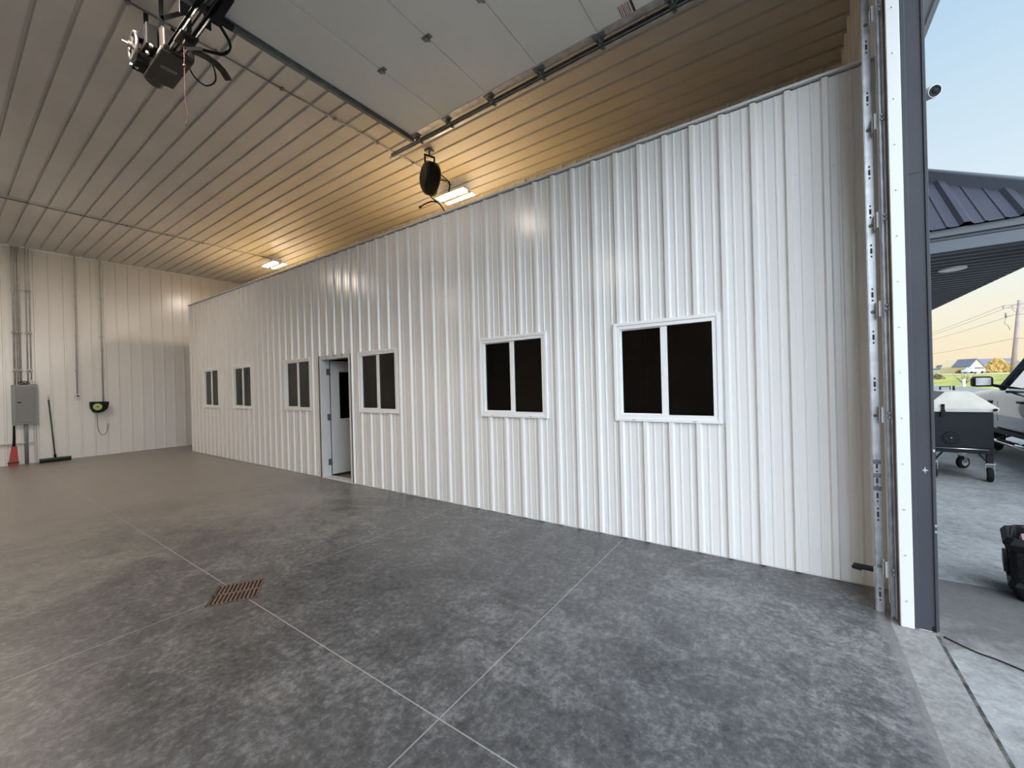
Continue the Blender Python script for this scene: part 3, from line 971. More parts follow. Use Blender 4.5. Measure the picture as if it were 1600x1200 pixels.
# ------------------------------------------------------------------ ceiling lights, conduits, hose reel
def lamp(loc, label):
    x, y_, z = loc
    t_ = thing('ceiling_light', (x, y_, z), label, 'ceiling light', 'two strip LED ceiling lights')
    h = MB()
    h.box((x - 0.165, y_ - 0.31, z + 0.004), (x + 0.165, y_ + 0.31, z + 0.030))
    h.prism([(x - 0.09, z + 0.03), (x + 0.09, z + 0.03), (x + 0.06, z + 0.075), (x - 0.06, z + 0.075)], y_ - 0.28, y_ + 0.28, 'y')
    h.build('housing', TRIMW, t_)
    MB().box((x - 0.042, y_ - 0.31, z - 0.020), (x + 0.042, y_ + 0.31, z + 0.0038)).build('driver_channel', DULLMETAL, t_, label='grey centre channel')
    for sx in (-1, 1):
        MB().prism([(x + sx * 0.052, z + 0.0035), (x + sx * 0.056, z - 0.006), (x + sx * 0.144, z - 0.006), (x + sx * 0.150, z + 0.0035)], y_ - 0.295, y_ + 0.295, 'y').build('led_strip', LED, t_)
    w = MB()
    for yy in (y_ - 0.24, y_ + 0.24):
        w.tube([(x - 0.06, yy, z + 0.07), (x, yy, CZ - 0.025), (x + 0.06, yy, z + 0.07)], 0.0025, 6)
        w.tube([(x, yy, CZ - 0.03), (x, yy, CZ - 0.0)], 0.006, 6)
        w.cut()
    w.build_each('hanging_wire', SILVER, t_)
    k = MB().tube([(x, y_ + 0.05, z + 0.075), (x + 0.03, y_ + 0.09, z + 0.11), (x - 0.02, y_ + 0.14, z + 0.15), (x, y_ + 0.10, CZ - 0.02)], 0.005, 6)
    k.build('supply_cord', RUBBER, t_)
    return t_
lamp((5.08, 4.57, 4.69), 'bright LED ceiling light above the partition top nearest the black hose reel')
lamp((5.03, 10.74, 4.69), 'bright LED ceiling light above the far end of the partition')
lamp((0.66, 4.02, 4.69), 'LED ceiling light over the door opener flywheel')
lamp((0.46, 10.74, 4.69), 'LED ceiling light in front of the grey electrical panel')
lamp((-3.7, 4.02, 4.69), 'LED ceiling light outside the picture, on the door opener side farther from the partition')  # this and the next: unseen lamps continuing the grid, added as left fill
lamp((-3.7, 10.74, 4.69), 'LED ceiling light outside the picture, towards the back wall farther from the partition')
for yy, lb in ((4.57, 'thin steel conduit crossing the ceiling from the opener to the hose reel'), (10.78, 'thin steel conduit crossing the ceiling near the back wall')):
    c = thing('ceiling_conduit', (2.8, yy, CZ - 0.03), lb, 'conduit', 'conduits under the ceiling')
    MB().tube([(-3.6, yy, CZ - 0.026), (5.0, yy, CZ - 0.026)], 0.0095, 8).build('pipe', GALVD, c)
    k = MB()
    for i in range(14):
        k.box((-3.4 + i * 0.63 - 0.012, yy - 0.022, CZ - 0.04), (-3.4 + i * 0.63 + 0.012, yy + 0.022, CZ - 0.016)).cut()
    k.build_each('strap', GALVD, c)

hr = thing('hose_reel', (4.10, 4.16, CZ), 'black teardrop hose reel hanging from the ceiling with its hose end dangling', 'hose reel')
axd = V((0.80, -0.25, 0.0)).normalized()
rcx = V((4.10, 4.16, 4.49))
sh = MB()
n = 28
def tear(t_, r):
    c_, s_ = math.cos(t_), math.sin(t_)
    k_ = 1.0 + (0.28 * max(0, -s_) ** 6)
    return V((-axd.y, axd.x, 0)) * (c_ * r * 0.92) + V((0, 0, 1)) * (s_ * r * k_)
rings = [(0.120, -0.105), (0.185, -0.085), (0.200, -0.04), (0.200, 0.04), (0.185, 0.085), (0.120, 0.105)]
vs = []
for r, o in rings:
    for k in range(n):
        vs.append(rcx + axd * o + tear(2 * math.pi * k / n, r))
fs = [(i * n + k, i * n + (k + 1) % n, (i + 1) * n + (k + 1) % n, (i + 1) * n + k) for i in range(len(rings) - 1) for k in range(n)]
fs += [tuple(range(n))[::-1], tuple((len(rings) - 1) * n + k for k in range(n))]
sh.add(vs, fs)
sho = sh.build('reel_housing', BLACK, hr, bevel=0.006)
rb = MB()
for k in range(5):
    o = -0.06 + k * 0.03
    ring = [rcx + axd * o + tear(2 * math.pi * i / 32, 0.203) for i in range(33)]
    rb.tube(ring, 0.004, 6, cap=False)
rb.build('housing_ridge', BLACK, sho)
hd = MB()
pd = V((-axd.y, axd.x, 0))
top = rcx + V((0, 0, 0.17))
hd.tube([top - axd * 0.07, top - axd * 0.075 + V((0, 0, 0.13)), top + axd * 0.075 + V((0, 0, 0.13)), top + axd * 0.07], 0.016, 8)
hd.build('carry_handle', BLACK, hr)
mt = MB().box((rcx.x - 0.05, rcx.y - 0.05, CZ - 0.03), (rcx.x + 0.05, rcx.y + 0.05, CZ - 0.0))
mt.tube([rcx + V((0, 0, 0.29)), (rcx.x, rcx.y, CZ - 0.02)], 0.014, 8)
mt.build('ceiling_bracket', GALVD, hr)
lat = V((0.568, -0.823, 0))
k0 = V((4.15, 4.08, 4.13))
ho_ = MB().curve([rcx + V((0, 0, -0.24)), rcx + V((0.01, -0.01, -0.29)), k0, k0 + lat * 0.05 + V((0, 0, -0.05)), k0 + lat * 0.10 + V((0, 0, -0.13))], 0.009, 8)
ho_.curve([k0, k0 - lat * 0.08 + V((0, 0, 0.012)), k0 - lat * 0.17 + V((0, 0, -0.02)), k0 - lat * 0.23 + V((0, 0, -0.055))], 0.010, 8)
ho_.build('hose', RUBBER, hr)
MB().tube([k0 - lat * 0.225 + V((0, 0, -0.053)), k0 - lat * 0.265 + V((0, 0, -0.072))], 0.017, 10).build('hose_coupling', BLKSTEEL, hr)
MB().curve([rcx + axd * 0.09 + V((0, 0, -0.02)), rcx + axd * 0.22 + V((0, 0, 0.02)), rcx + axd * 0.30 + V((0.02, 0, 0.02)), rcx + axd * 0.28 + V((0.02, 0.0, -0.12)), rcx + axd * 0.30 + V((0.1, 0.1, 0.1)), (rcx.x + 0.35, rcx.y + 0.3, CZ - 0.02)], 0.008, 8).build('supply_hose', RUBBER, hr)

# ------------------------------------------------------------------ back wall equipment
WY = BY - 0.019
ep = thing('electrical_panel', (1.205, WY, 0.89), 'tall grey electrical breaker panel on the back wall', 'electrical panel')
MB().box((1.02, WY - 0.105, 0.89), (1.395, WY, 1.775)).build('panel_box', GREYBOX, ep, bevel=0.006)
dr = MB().box((1.075, WY - 0.116, 0.935), (1.355, WY - 0.1045, 1.735))
dro = dr.build('panel_door', GREYBOXD, ep, bevel=0.004)
MB().box((1.095, WY - 0.120, 1.37), (1.150, WY - 0.1155, 1.395)).build('latch', BLACK, dro)
MB().box((1.195, WY - 0.1185, 1.70), (1.275, WY - 0.1155, 1.718)).build('maker_plate', PLATE, dro)
bs = MB()
for p_ in ((1.035, 1.72), (1.38, 1.05), (1.38, 1.72)):
    bs.lathe((p_[0], WY - 0.105, p_[1]), (0, -1, 0), [(0.008, 0), (0.008, 0.004), (0.004, 0.006)], 8).cut()
bs.build_each('screw', SILVER, ep)
wbx = thing('outlet_box', (1.335, WY, 1.80), 'small white outlet box at the top corner of the grey electrical panel', 'outlet box')
MB().box((1.295, WY - 0.06, 1.790), (1.375, WY, 1.885)).build('box', TRIMW, wbx, bevel=0.004)
of = MB()
for x in (1.315, 1.35):
    of.box((x, WY - 0.0625, 1.82), (x + 0.008, WY - 0.0595, 1.855)).cut()
of.build_each('outlet_slot', INK, wbx)
cc = thing('coiled_cable', (1.24, WY, 1.80), 'small coil of black cable lying on top of the grey electrical panel', 'cable')
co_ = MB()
for q in range(3):
    ctr = V((1.165 + q * 0.035, WY - 0.05, 1.815 + 0.012 * (q % 2)))
    co_.tube([ctr + V((math.cos(2 * math.pi * i / 18) * 0.045, 0.02 * math.sin(2 * math.pi * i / 9), math.sin(2 * math.pi * i / 18) * 0.032)) for i in range(19)], 0.006, 6, cap=False)
co_.build('coil', RUBBER, cc)
def wall_conduit(x, z0, z1, r, label, grp='steel conduits on the back wall', bend=0.0, straps=(3.9, 2.95, 2.1), mt=EMT):
    c_ = thing('wall_conduit', (x, WY, z0), label, 'conduit', grp)
    pts_ = [(x, WY - 0.03, z0), (x, WY - 0.03, z1 - 0.25), (x + bend, WY - 0.05, z1)]
    MB().tube(pts_, r, 10).build('pipe', mt, c_)
    k_ = MB()
    for z in straps:
        if z0 < z < z1:
            k_.box((x - r - 0.02, WY - 0.034, z - 0.01), (x + r + 0.02, WY - 0.0, z + 0.01))
            k_.tube([(x, WY - 0.03, z - 0.03), (x, WY - 0.03, z + 0.03)], r * 1.35, 10).cut()
    if straps:
        k_.build_each('strap', EMT, c_)
wall_conduit(1.075, 1.77, CZ - 0.02, 0.017, 'steel conduit rising from the grey panel, nearest the left frame edge')
wall_conduit(1.118, 1.77, CZ - 0.02, 0.012, 'second steel conduit rising from the grey panel, tight beside the first')
wall_conduit(1.160, 1.77, CZ - 0.02, 0.017, 'third steel conduit rising from the grey panel, close beside two others')
wall_conduit(1.262, 1.80, CZ - 0.02, 0.012, 'steel conduit above the coiled cable on the grey panel')
wall_conduit(1.310, 1.885, CZ - 0.02, 0.012, 'steel conduit rising from the small white outlet box')
wall_conduit(2.02, 1.53, CZ - 0.02, 0.012, 'lone steel conduit running up from the white switch box on the back wall')
wall_conduit(2.46, 1.335, CZ - 0.02, 0.012, 'lone steel conduit running up from the black wall reel')
wall_conduit(1.215, 0.0, 0.89, 0.030, 'thick grey conduit between the electrical panel and the floor', mt=GREYBOXD, straps=())
def armoured(label, pts_):
    c_ = thing('armoured_cable', pts_[0], label, 'cable', 'armoured cables below the panel')
    o_ = MB()
    p_, q_ = V(pts_[0]), V(pts_[1])
    L_ = (q_ - p_).length
    k_ = int(L_ / 0.02)
    P_, R2 = [], []
    for i in range(k_ + 1):
        for d_, r_ in ((0.0, 0.022), (0.4, 0.022), (0.5, 0.016), (0.9, 0.016)):
            if i + d_ <= k_:
                P_.append(p_.lerp(q_, (i + d_) / k_))
                R2.append(r_)
    o_.tube(P_, R2, 10)
    o_.build('armour', ARMOUR, c_)
armoured('bright ribbed steel cable dropping from the grey panel to the floor', [(1.345, WY - 0.03, 0.89), (1.350, WY - 0.03, 0.0)])
armoured('bright ribbed steel cable running level along the back wall under the grey panel', [(-1.5, WY - 0.028, 0.43), (1.325, WY - 0.028, 0.475)])
# red pan with a black handle
rp = thing('dustpan', (1.02, BY - 0.10, 0), 'red upright dustpan with a black handle standing under the grey panel', 'dustpan')
b = MB()
y0_ = BY - 0.13
vs = [(1.0, y0_, 0.42), (1.075, y0_, 0.42), (1.075, y0_ + 0.05, 0.42), (1.0, y0_ + 0.05, 0.42),
      (0.965, y0_ - 0.02, 0.10), (1.085, y0_ - 0.02, 0.10), (1.085, y0_ + 0.07, 0.10), (0.965, y0_ + 0.07, 0.10),
      (0.945, y0_ - 0.03, 0.0), (1.09, y0_ - 0.03, 0.0), (1.09, y0_ + 0.08, 0.0), (0.945, y0_ + 0.08, 0.0)]
b.add(vs, [(0, 1, 2, 3), (0, 4, 5, 1), (1, 5, 6, 2), (2, 6, 7, 3), (3, 7, 4, 0), (4, 8, 9, 5), (5, 9, 10, 6), (6, 10, 11, 7), (7, 11, 8, 4), (8, 11, 10, 9)])
b.build('pan', RED, rp, bevel=0.008)
MB().tube([(1.032, y0_ + 0.025, 0.41), (1.038, y0_ + 0.028, 0.60), (1.04, y0_ + 0.03, 0.87)], [0.024, 0.022, 0.018], 10).build('handle', BLACK, rp)
MB().box((0.935, y0_ - 0.038, 0.050), (1.097, y0_ - 0.01, 0.080)).build('lip', INK, rp)
# push broom
pb = thing('push_broom', (1.60, BY - 0.2, 0), 'dark green push broom leaning against the back wall', 'broom')
hb_ = MB().box((1.375, BY - 0.30, 0.055), (1.865, BY - 0.22, 0.095))
hb_.build('head', GREEN, pb, bevel=0.008)
brs = MB().prism([(BY - 0.298, 0.056), (BY - 0.222, 0.056), (BY - 0.205, 0.0), (BY - 0.315, 0.0)], 1.38, 1.86, 'x')
brs.build('bristles', RUBBER, pb)
MB().tube([(1.615, BY - 0.262, 0.09), (1.612, BY - 0.25, 0.17)], 0.022, 10).build('socket', BLACK, pb)
MB().tube([(1.613, BY - 0.255, 0.14), (1.56, BY - 0.04, 1.42)], 0.0135, 10).build('handle', GREEN, pb)
MB().tube([(1.56, BY - 0.04, 1.42), (1.556, BY - 0.03, 1.54)], 0.0145, 10).build('handle_grip', PAPER, pb, label='pale handle end')
# switch box
sb = thing('switch_box', (2.03, WY, 1.46), 'small white switch box on the back wall right of the push broom', 'switch box')
MB().box((1.975, WY - 0.05, 1.435), (2.085, WY, 1.535)).build('box', TRIMW, sb, bevel=0.005)
q = MB().box((2.005, WY - 0.056, 1.475), (2.050, WY - 0.0495, 1.505))
q.build('switch', INK, sb)
# black wall reel
wr = thing('cord_reel', (2.375, WY, 1.2), 'black wall mounted cord reel with a lime round centre', 'cord reel')
MB().prism([(2.215, 1.345), (2.54, 1.335), (2.545, 1.29), (2.515, 1.16), (2.44, 1.09), (2.36, 1.062), (2.27, 1.09), (2.225, 1.18)], WY - 0.17, WY, 'y').build('reel_body', BLACK, wr, bevel=0.015)
MB().lathe((2.335, WY - 0.17, 1.215), (0, -1, 0), [(0.082, 0), (0.082, 0.008), (0.07, 0.012)], 24).build('lime_disc', LIME, wr, label='lime green disc')
MB().lathe((2.335, WY - 0.182, 1.215), (0, -1, 0), [(0.018, 0), (0.014, 0.012)], 12).build('hub', GREEN, wr)
cp_ = [(2.335, WY - 0.1, 1.07), (2.335, WY - 0.10, 0.95), (2.345, WY - 0.08, 0.72), (2.385, WY - 0.06, 0.56), (2.44, WY - 0.05, 0.50), (2.50, WY - 0.05, 0.56), (2.525, WY - 0.05, 0.70), (2.52, WY - 0.05, 0.80)]
MB().curve(cp_, 0.008, 8).build('cord', PLATE, wr)
MB().tube([(2.52, WY - 0.05, 0.755), (2.53, WY - 0.055, 0.81)], 0.018, 10).build('cord_plug', TRIMW, wr)

# floor drain
dg = thing('floor_drain', (1.29, 3.455, 0.0), 'square slotted rusty drain grate set diamond-wise in the concrete floor', 'drain')
DM = Matrix.Translation((1.29, 3.455, 0)) @ Matrix.Rotation(math.radians(57), 4, 'Z')
hs_ = 0.158
MB().box((-hs_, -hs_, 0.0002), (hs_, hs_, 0.0012), 0, DM).build('pit', PIT, dg)
g = MB()
e_ = 0.012
zt = 0.006
g.box((-hs_, -hs_, 0.001), (-hs_ + e_, hs_, zt), 0, DM).box((hs_ - e_, -hs_, 0.001), (hs_, hs_, zt), 0, DM)
g.box((-hs_, -hs_, 0.001), (hs_, -hs_ + e_, zt), 0, DM).box((-hs_, hs_ - e_, 0.001), (hs_, hs_, zt), 0, DM)
g.box((-0.008, -hs_, 0.001), (0.008, hs_, zt), 0, DM)
for k in range(12):
    yk = -hs_ + e_ + (2 * hs_ - 2 * e_) * (k / 11.0)
    g.box((-hs_, yk - 0.0055, 0.001), (hs_, yk + 0.0055, zt), 0, DM)
g.build('grate', RUST, dg)

# ------------------------------------------------------------------ outdoors: ground
GZ = -0.02
struct(MB().box((-60, -14.6, -0.5), (75, -0.66, GZ)).build('pavement', PAVE), 'pale concrete yard outside the open door', 'pavement')
mb = MB()
prof = [(-14.6, -0.03), (-16.4, 0.05), (-22, 0.42), (-30, 1.0), (-42, 1.08), (-60, 1.25), (-400, 3.4)]
for (y0, z0), (y1, z1) in zip(prof, prof[1:]):
    for xa, xb in ((-200, 75), (75, 300), (300, 900)):
        mb.add([(xa, y0, z0), (xb, y0, z0), (xb, y1, z1), (xa, y1, z1)], [(0, 1, 2, 3)])
mb.add([(75, -0.66, -0.05), (900, -0.66, -0.05), (900, -14.6, -0.03), (75, -14.6, -0.03)], [(0, 1, 2, 3)])
struct(mb.build('lawn', GRASS), 'grass rising beyond the concrete yard', 'grass')
mb = MB()
mb.add([(-200, -30.5, 1.03), (900, -30.5, 1.03), (900, -39.5, 1.09), (-200, -39.5, 1.09)], [(0, 1, 2, 3)])
struct(mb.build('road', ROADM), 'pale road across the grass', 'road')
# thin black lead along the sill joint
tag(MB().curve([(3.31, -0.70, GZ + 0.006), (3.22, -0.80, GZ + 0.006), (3.19, -0.87, GZ + 0.006), (3.12, -0.97, GZ + 0.006), (3.02, -1.06, GZ + 0.006), (2.9, -1.2, GZ + 0.006)], 0.0036, 6).build('black_lead', RUBBER),
    'thin black lead lying on the concrete from the foot of the charcoal jamb', 'lead')
struct(MB().box((LX, -0.684, GZ - 0.01), (3.31, -0.661, GZ + 0.0015)).build('trim_11', JOINT), 'dark joint between the sill strip and the yard')

# porch roof
pr = thing('porch_roof', (9, -0.67, 2.6), 'charcoal metal hipped porch roof with a ribbed soffit beyond the door jamb', 'porch roof')
EX, EY, EZ, SL = 5.17, -2.11, 2.80, 0.90
XE = 13.0
YW = -0.672
ln = math.sqrt(1 + SL * SL)
mb = MB()
def slope_l(u, v, h):      # u = y, v = fraction from eave to hip
    run = (u - EY)
    x = EX + run * v
    return (x - h * SL / ln, u, EZ + run * v * SL + h / ln)
ribbed(mb, slope_l, EY + 0.001, YW, 0.0, 1.0, -1.30, pitch=0.346, hi=0.028, minor=0.008, w0=0.045, w1=0.018)
def slope_f(u, v, h):
    run = min(u - EX, YW - EY) * v if u - EX < YW - EY else (YW - EY) * v
    return (u, EY + run - h * SL / ln, EZ + run * SL + h / ln)
ribbed(mb, slope_f, EX + 0.001, XE, 0.0, 1.0, 5.4, pitch=0.346, hi=0.028, minor=0.008, w0=0.045, w1=0.018)
mb.build('roof_sheet', CHARROOF, pr)
hp = MB()
p0, p1 = V((EX - 0.02, EY - 0.02, EZ + 0.02)), V((EX + (YW - EY), YW, EZ + (YW - EY) * SL + 0.03))
hp.bar(p0 - V((0, 0, 0.03)), p1 - V((0, 0, 0.03)), 0.15, 0.09)
hp.tube([p0 + V((0, 0, 0.03)), p1 + V((0, 0, 0.03))], 0.03, 8)
hp.build('hip_cap', CHARLT, pr)
fa = MB()
fa.box((EX + 0.03, EY + 0.03, 2.735), (EX + 0.06, YW, 2.80)).box((EX + 0.06, EY + 0.06, 2.71), (EX + 0.09, YW, 2.74)).box((EX + 0.055, EY + 0.055, 2.60), (EX + 0.085, YW, 2.705))
fa.box((EX + 0.03, EY + 0.03, 2.735), (XE, EY + 0.06, 2.80)).box((EX + 0.055, EY + 0.055, 2.60), (XE, EY + 0.085, 2.735))
fa.build('fascia', CHARLT, pr, bevel=0.004)
sf = MB()
ribbed(sf, lambda u, v, h: (u, v, 2.615 - h), EX + 0.07, XE, EY + 0.07, YW, 5.3, pitch=0.17, hi=0.022, minor=0.0, w0=0.034, w1=0.020)
sf.build('soffit', SOFFIT, pr)
MB().lathe((6.05, -1.41, 2.593), (0, 0, -1), [(0.105, 0), (0.105, 0.016), (0.09, 0.02)], 28).build('recessed_light', VINYL, pr, label='round pale recessed light')
po = MB()
for x in (5.42, 12.8):
    po.box((x - 0.07, EY + 0.12, GZ), (x + 0.07, EY + 0.26, 2.62)).cut()
po.build_each('post', CHARLT, pr)

# security camera on the outside wall
cv = thing('security_camera', (4.02, -0.69, 3.47), 'white bullet security camera on the outside wall beyond the jamb', 'camera')
lens = V((4.0, -0.872, 3.472))
ad = V((-0.86, -0.38, -0.30)).normalized()
MB().lathe(lens, ad, [(0.030, -0.17), (0.040, -0.155), (0.042, -0.01), (0.040, 0.0)], 20).build('camera_body', TRIMW, cv)
MB().lathe(lens, ad, [(0.035, 0.0), (0.035, 0.003), (0.018, 0.001), (0.016, 0.004), (0.004, 0.006)], 20).build('lens', BLACK, cv)
MB().tube([lens - ad * 0.12, (4.10, -0.76, 3.50), (4.10, -0.681, 3.50)], 0.018, 10).build('bracket', TRIMW, cv)

# smoker / grill cart
gc = thing('grill_cart', (8.85, -2.02, GZ), 'black steel charcoal grill cart on caster wheels with a beige lid', 'grill')
gx0, gx1, gy0, gy1 = 8.33, 9.40, -2.30, -1.66
bz0, bz1 = 0.44, 0.945
MB().box((gx0, gy0, bz0), (gx1, gy1, bz1)).build('firebox', BLKSTEEL, gc, bevel=0.006)
fr_ = MB().box((gx0 - 0.01, gy0 - 0.01, bz0 - 0.075), (gx1 + 0.01, gy1 + 0.01, bz0 - 0.001))
fr_.build('base_frame', BLKSTEEL, gc)
MB().tube([(gx0 - 0.03, gy0 + 0.06, bz0 - 0.018), (gx0 - 0.03, gy1 - 0.06, bz0 - 0.008)], 0.009, 8).build('front_bar', SILVER, gc, label='thin bright bar along the front')
ld = MB()
z0, z1 = bz1 + 0.002, 1.235
vs = [(gx0 - 0.02, gy0 - 0.04, z0), (gx1 + 0.02, gy0 - 0.04, z0), (gx1 + 0.02, gy1 + 0.04, z0), (gx0 - 0.02, gy1 + 0.04, z0),
      (gx0 - 0.02, gy0 - 0.055, z0 + 0.05), (gx1 + 0.02, gy0 - 0.055, z0 + 0.05), (gx1 + 0.02, gy1 + 0.055, z0 + 0.05), (gx0 - 0.02, gy1 + 0.055, z0 + 0.05),
      (gx0 + 0.06, gy0 + 0.20, z1), (gx1 - 0.06, gy0 + 0.20, z1), (gx1 - 0.06, gy1 - 0.19, z1), (gx0 + 0.06, gy1 - 0.19, z1)]
ld.add(vs, [(0, 3, 2, 1), (0, 1, 5, 4), (1, 2, 6, 5), (2, 3, 7, 6), (3, 0, 4, 7), (4, 5, 9, 8), (5, 6, 10, 9), (6, 7, 11, 10), (7, 4, 8, 11), (8, 9, 10, 11)])
ldo = ld.build('lid', CANVAS, gc, bevel=0.006, label='beige sloped lid')
MB().lathe((gx0 - 0.02, gy0 - 0.01, z0 + 0.035), (-1, 0, 0), [(0.02, 0), (0.02, 0.03)], 10).build('lid_knob', BLACK, ldo)
eb = MB().box((gx0 - 0.03, gy1 - 0.170, bz1 - 0.06), (gx0 - 0.012, gy1 - 0.125, bz1 + 0.03))
eb.box((gx0 - 0.03, gy1 - 0.165, bz1 + 0.03), (gx0 - 0.016, gy1 - 0.150, bz1 + 0.10)).box((gx0 - 0.03, gy1 - 0.145, bz1 + 0.03), (gx0 - 0.016, gy1 - 0.130, bz1 + 0.10)).box((gx0 - 0.03, gy1 - 0.165, bz1 + 0.085), (gx0 - 0.016, gy1 - 0.130, bz1 + 0.115))
eb.build('lifting_eye', BLACK, gc)
vt = MB()
vc = V((gx0 - 0.004, gy1 - 0.225, bz0 + 0.135))
vt.lathe(vc, (-1, 0, 0), [(0.078, 0), (0.078, 0.010)], 24)
for k in range(12):
    t_ = 2 * math.pi * k / 12
    vt.lathe(vc + V((0, math.cos(t_) * 0.086, math.sin(t_) * 0.086)), (-1, 0, 0), [(0.011, 0), (0.011, 0.010)], 8)
vto = vt.build('air_vent', BLACK, gc)
MB().lathe(vc + V((-0.011, 0, 0)), (-1, 0, 0), [(0.010, 0), (0.007, 0.008)], 10).build('vent_bolt', CHROME, vto)
for (x, y_), ori in (((gx0 + 0.03, gy0 + 0.04), 0.15), ((gx0 + 0.03, gy1 - 0.04), -0.1), ((gx1 - 0.05, gy0 + 0.06), 0.9), ((gx1 - 0.05, gy1 - 0.06), 0.7)):
    lg = MB().box((x - 0.03, y_ - 0.03, 0.235), (x + 0.03, y_ + 0.03, bz0 - 0.07))
    lgo = lg.build('leg', BLKSTEEL, gc)
    if x < 8.6:
        MB().bar((x, y_ + (0.10 if y_ < -2 else -0.10), bz0 - 0.08), (x, y_ + (0.02 if y_ < -2 else -0.02), 0.245), 0.02, 0.02).build('brace', BLKSTEEL, lgo)
    wd = V((math.sin(ori), math.cos(ori), 0))     # axle direction
    wc = V((x, y_, GZ + 0.098))
    fk = MB().box((x - 0.045, y_ - 0.045, 0.222), (x + 0.045, y_ + 0.045, 0.236))
    for s_ in (-1, 1):
        fk.bar(wc + wd * (0.042 * s_), V((x, y_, 0.225)) + wd * (0.042 * s_), 0.05, 0.006, tuple(wd))
    fko = fk.build('caster_fork', CHROME, gc)
    MB().lathe(wc, wd, [(0.07, -0.032), (0.094, -0.024), (0.098, 0), (0.094, 0.024), (0.07, 0.032)], 24).build('caster_wheel', RUBBER, fko)
    MB().lathe(wc, wd, [(0.055, -0.034), (0.055, 0.034)], 18).build('wheel_hub', SILVER, fko)

# black tote at the right-hand edge
tt = thing('storage_tote', (4.2, -1.5, GZ), 'black ribbed plastic storage tote standing on the concrete yard', 'tote')
TM = Matrix.Translation((4.19, -1.46, GZ)) @ Matrix.Rotation(math.radians(-14), 4, 'Z')
b = MB()
def loop(hx_, hy_, z, ch=0.03):
    return [(-hx_ + ch, -hy_, z), (hx_ - ch, -hy_, z), (hx_, -hy_ + ch, z), (hx_, hy_ - ch, z), (hx_ - ch, hy_, z), (-hx_ + ch, hy_, z), (-hx_, hy_ - ch, z), (-hx_, -hy_ + ch, z)]
levels = [(0.15, 0.21, 0.0), (0.175, 0.235, 0.06), (0.19, 0.255, 0.10), (0.175, 0.24, 0.13), (0.18, 0.245, 0.31), (0.18, 0.245, 0.33), (0.205, 0.275, 0.38), (0.185, 0.25, 0.42), (0.17, 0.235, 0.42), (0.16, 0.22, 0.30)]
vs = [p for l in levels for p in loop(*l)]
fs = [(i * 8 + k, i * 8 + (k + 1) % 8, (i + 1) * 8 + (k + 1) % 8, (i + 1) * 8 + k) for i in range(len(levels) - 1) for k in range(8)]
fs += [tuple(range(8))[::-1], tuple((len(levels) - 1) * 8 + k for k in range(8))]
b.add(vs, fs, 0, False, TM)
b.build('tub', BLACK, tt, bevel=0.006)
rb = MB()
for z in (0.15, 0.215, 0.29):
    rb.box((-0.19, -0.20, z), (-0.172, 0.20, z + 0.012), 0, TM)
    rb.box((-0.13, 0.235, z), (0.13, 0.256, z + 0.012), 0, TM)
for yy in (-0.17, 0.0, 0.17):
    rb.box((-0.19, yy - 0.008, 0.12), (-0.172, yy + 0.008, 0.33), 0, TM)
for z0_, z1_ in ((0.17, 0.26),):
    rb.box((-0.12, 0.24, z0_), (0.12, 0.268, z1_), 0, TM)
rb.build('rib', BLACK, tt)
MB().curve([TM @ V(p) for p in ((-0.10, 0.235, 0.41), (-0.08, 0.23, 0.455), (-0.03, 0.2, 0.475), (-0.02, 0.0, 0.485), (-0.03, -0.2, 0.475), (-0.08, -0.23, 0.455), (-0.1, -0.235, 0.41))], 0.006, 8).build('wire_handle', BLACK, tt)
MB().box((-0.14, -0.2, 0.30), (0.14, 0.19, 0.395), 0, TM).build('folded_cloth', CLOTH, tt, bevel=0.03, label='pale pink folded cloth inside')

# pickup truck
tk = thing('pickup_truck', (9.8, -4.0, GZ), 'dark grey pickup truck with chrome side step parked beyond the grill', 'truck')
ty0, ty1 = -4.95, -3.00
def arc(cx_, r, n_=10, up_=True):
    return [(cx_ + r * math.cos(math.pi * k / n_), 0.42 + r * math.sin(math.pi * k / n_)) for k in range(n_ + 1)]
fxw, rxw, wr_ = 11.62, 7.97, 0.50
body = [(6.85, 0.55), (6.85, 1.20), (8.55, 1.20), (8.56, 1.21), (10.75, 1.21), (11.2, 1.19), (12.3, 1.10), (12.55, 1.02), (12.65, 0.80), (12.66, 0.50), (12.3, 0.42)]
body += [(x, z) for x, z in arc(fxw, wr_)] + [(10.95, 0.42), (10.9, 0.40), (8.6, 0.40)] + [(x, z) for x, z in arc(rxw, wr_)] + [(7.3, 0.45)]
top_pts = [(6.85, 1.20), (8.60, 1.20), (10.75, 1.21), (11.2, 1.19), (12.0, 1.13), (12.4, 1.06), (12.6, 0.92), (12.66, 0.70)]
def top_z(x):
    for (xa, za), (xb, zb) in zip(top_pts, top_pts[1:]):
        if x <= xb:
            return za + (zb - za) * (x - xa) / (xb - xa)
    return top_pts[-1][1]
def bot_z(x):
    z_ = 0.42 + 0.12 * max(0, (7.3 - x) / 0.45)
    for cx_ in (fxw, rxw):
        if abs(x - cx_) < wr_:
            z_ = max(z_, 0.40 + math.sqrt(wr_ ** 2 - (x - cx_) ** 2))
    return z_
xs_ = sorted(set([6.85 + 5.81 * k / 70 for k in range(71)] + [cx_ + wr_ * q for cx_ in (fxw, rxw) for q in (-0.999, -0.97, -0.9, 0.9, 0.97, 0.999)]))
NZ = 12
b = MB()
def side_y(z_, zt):
    q = 0.055 * ((z_ - 0.80) / 0.40) ** 2
    k_ = max(0.0, 1 - (zt - z_) / 0.13)
    return q + 0.10 * k_ ** 2
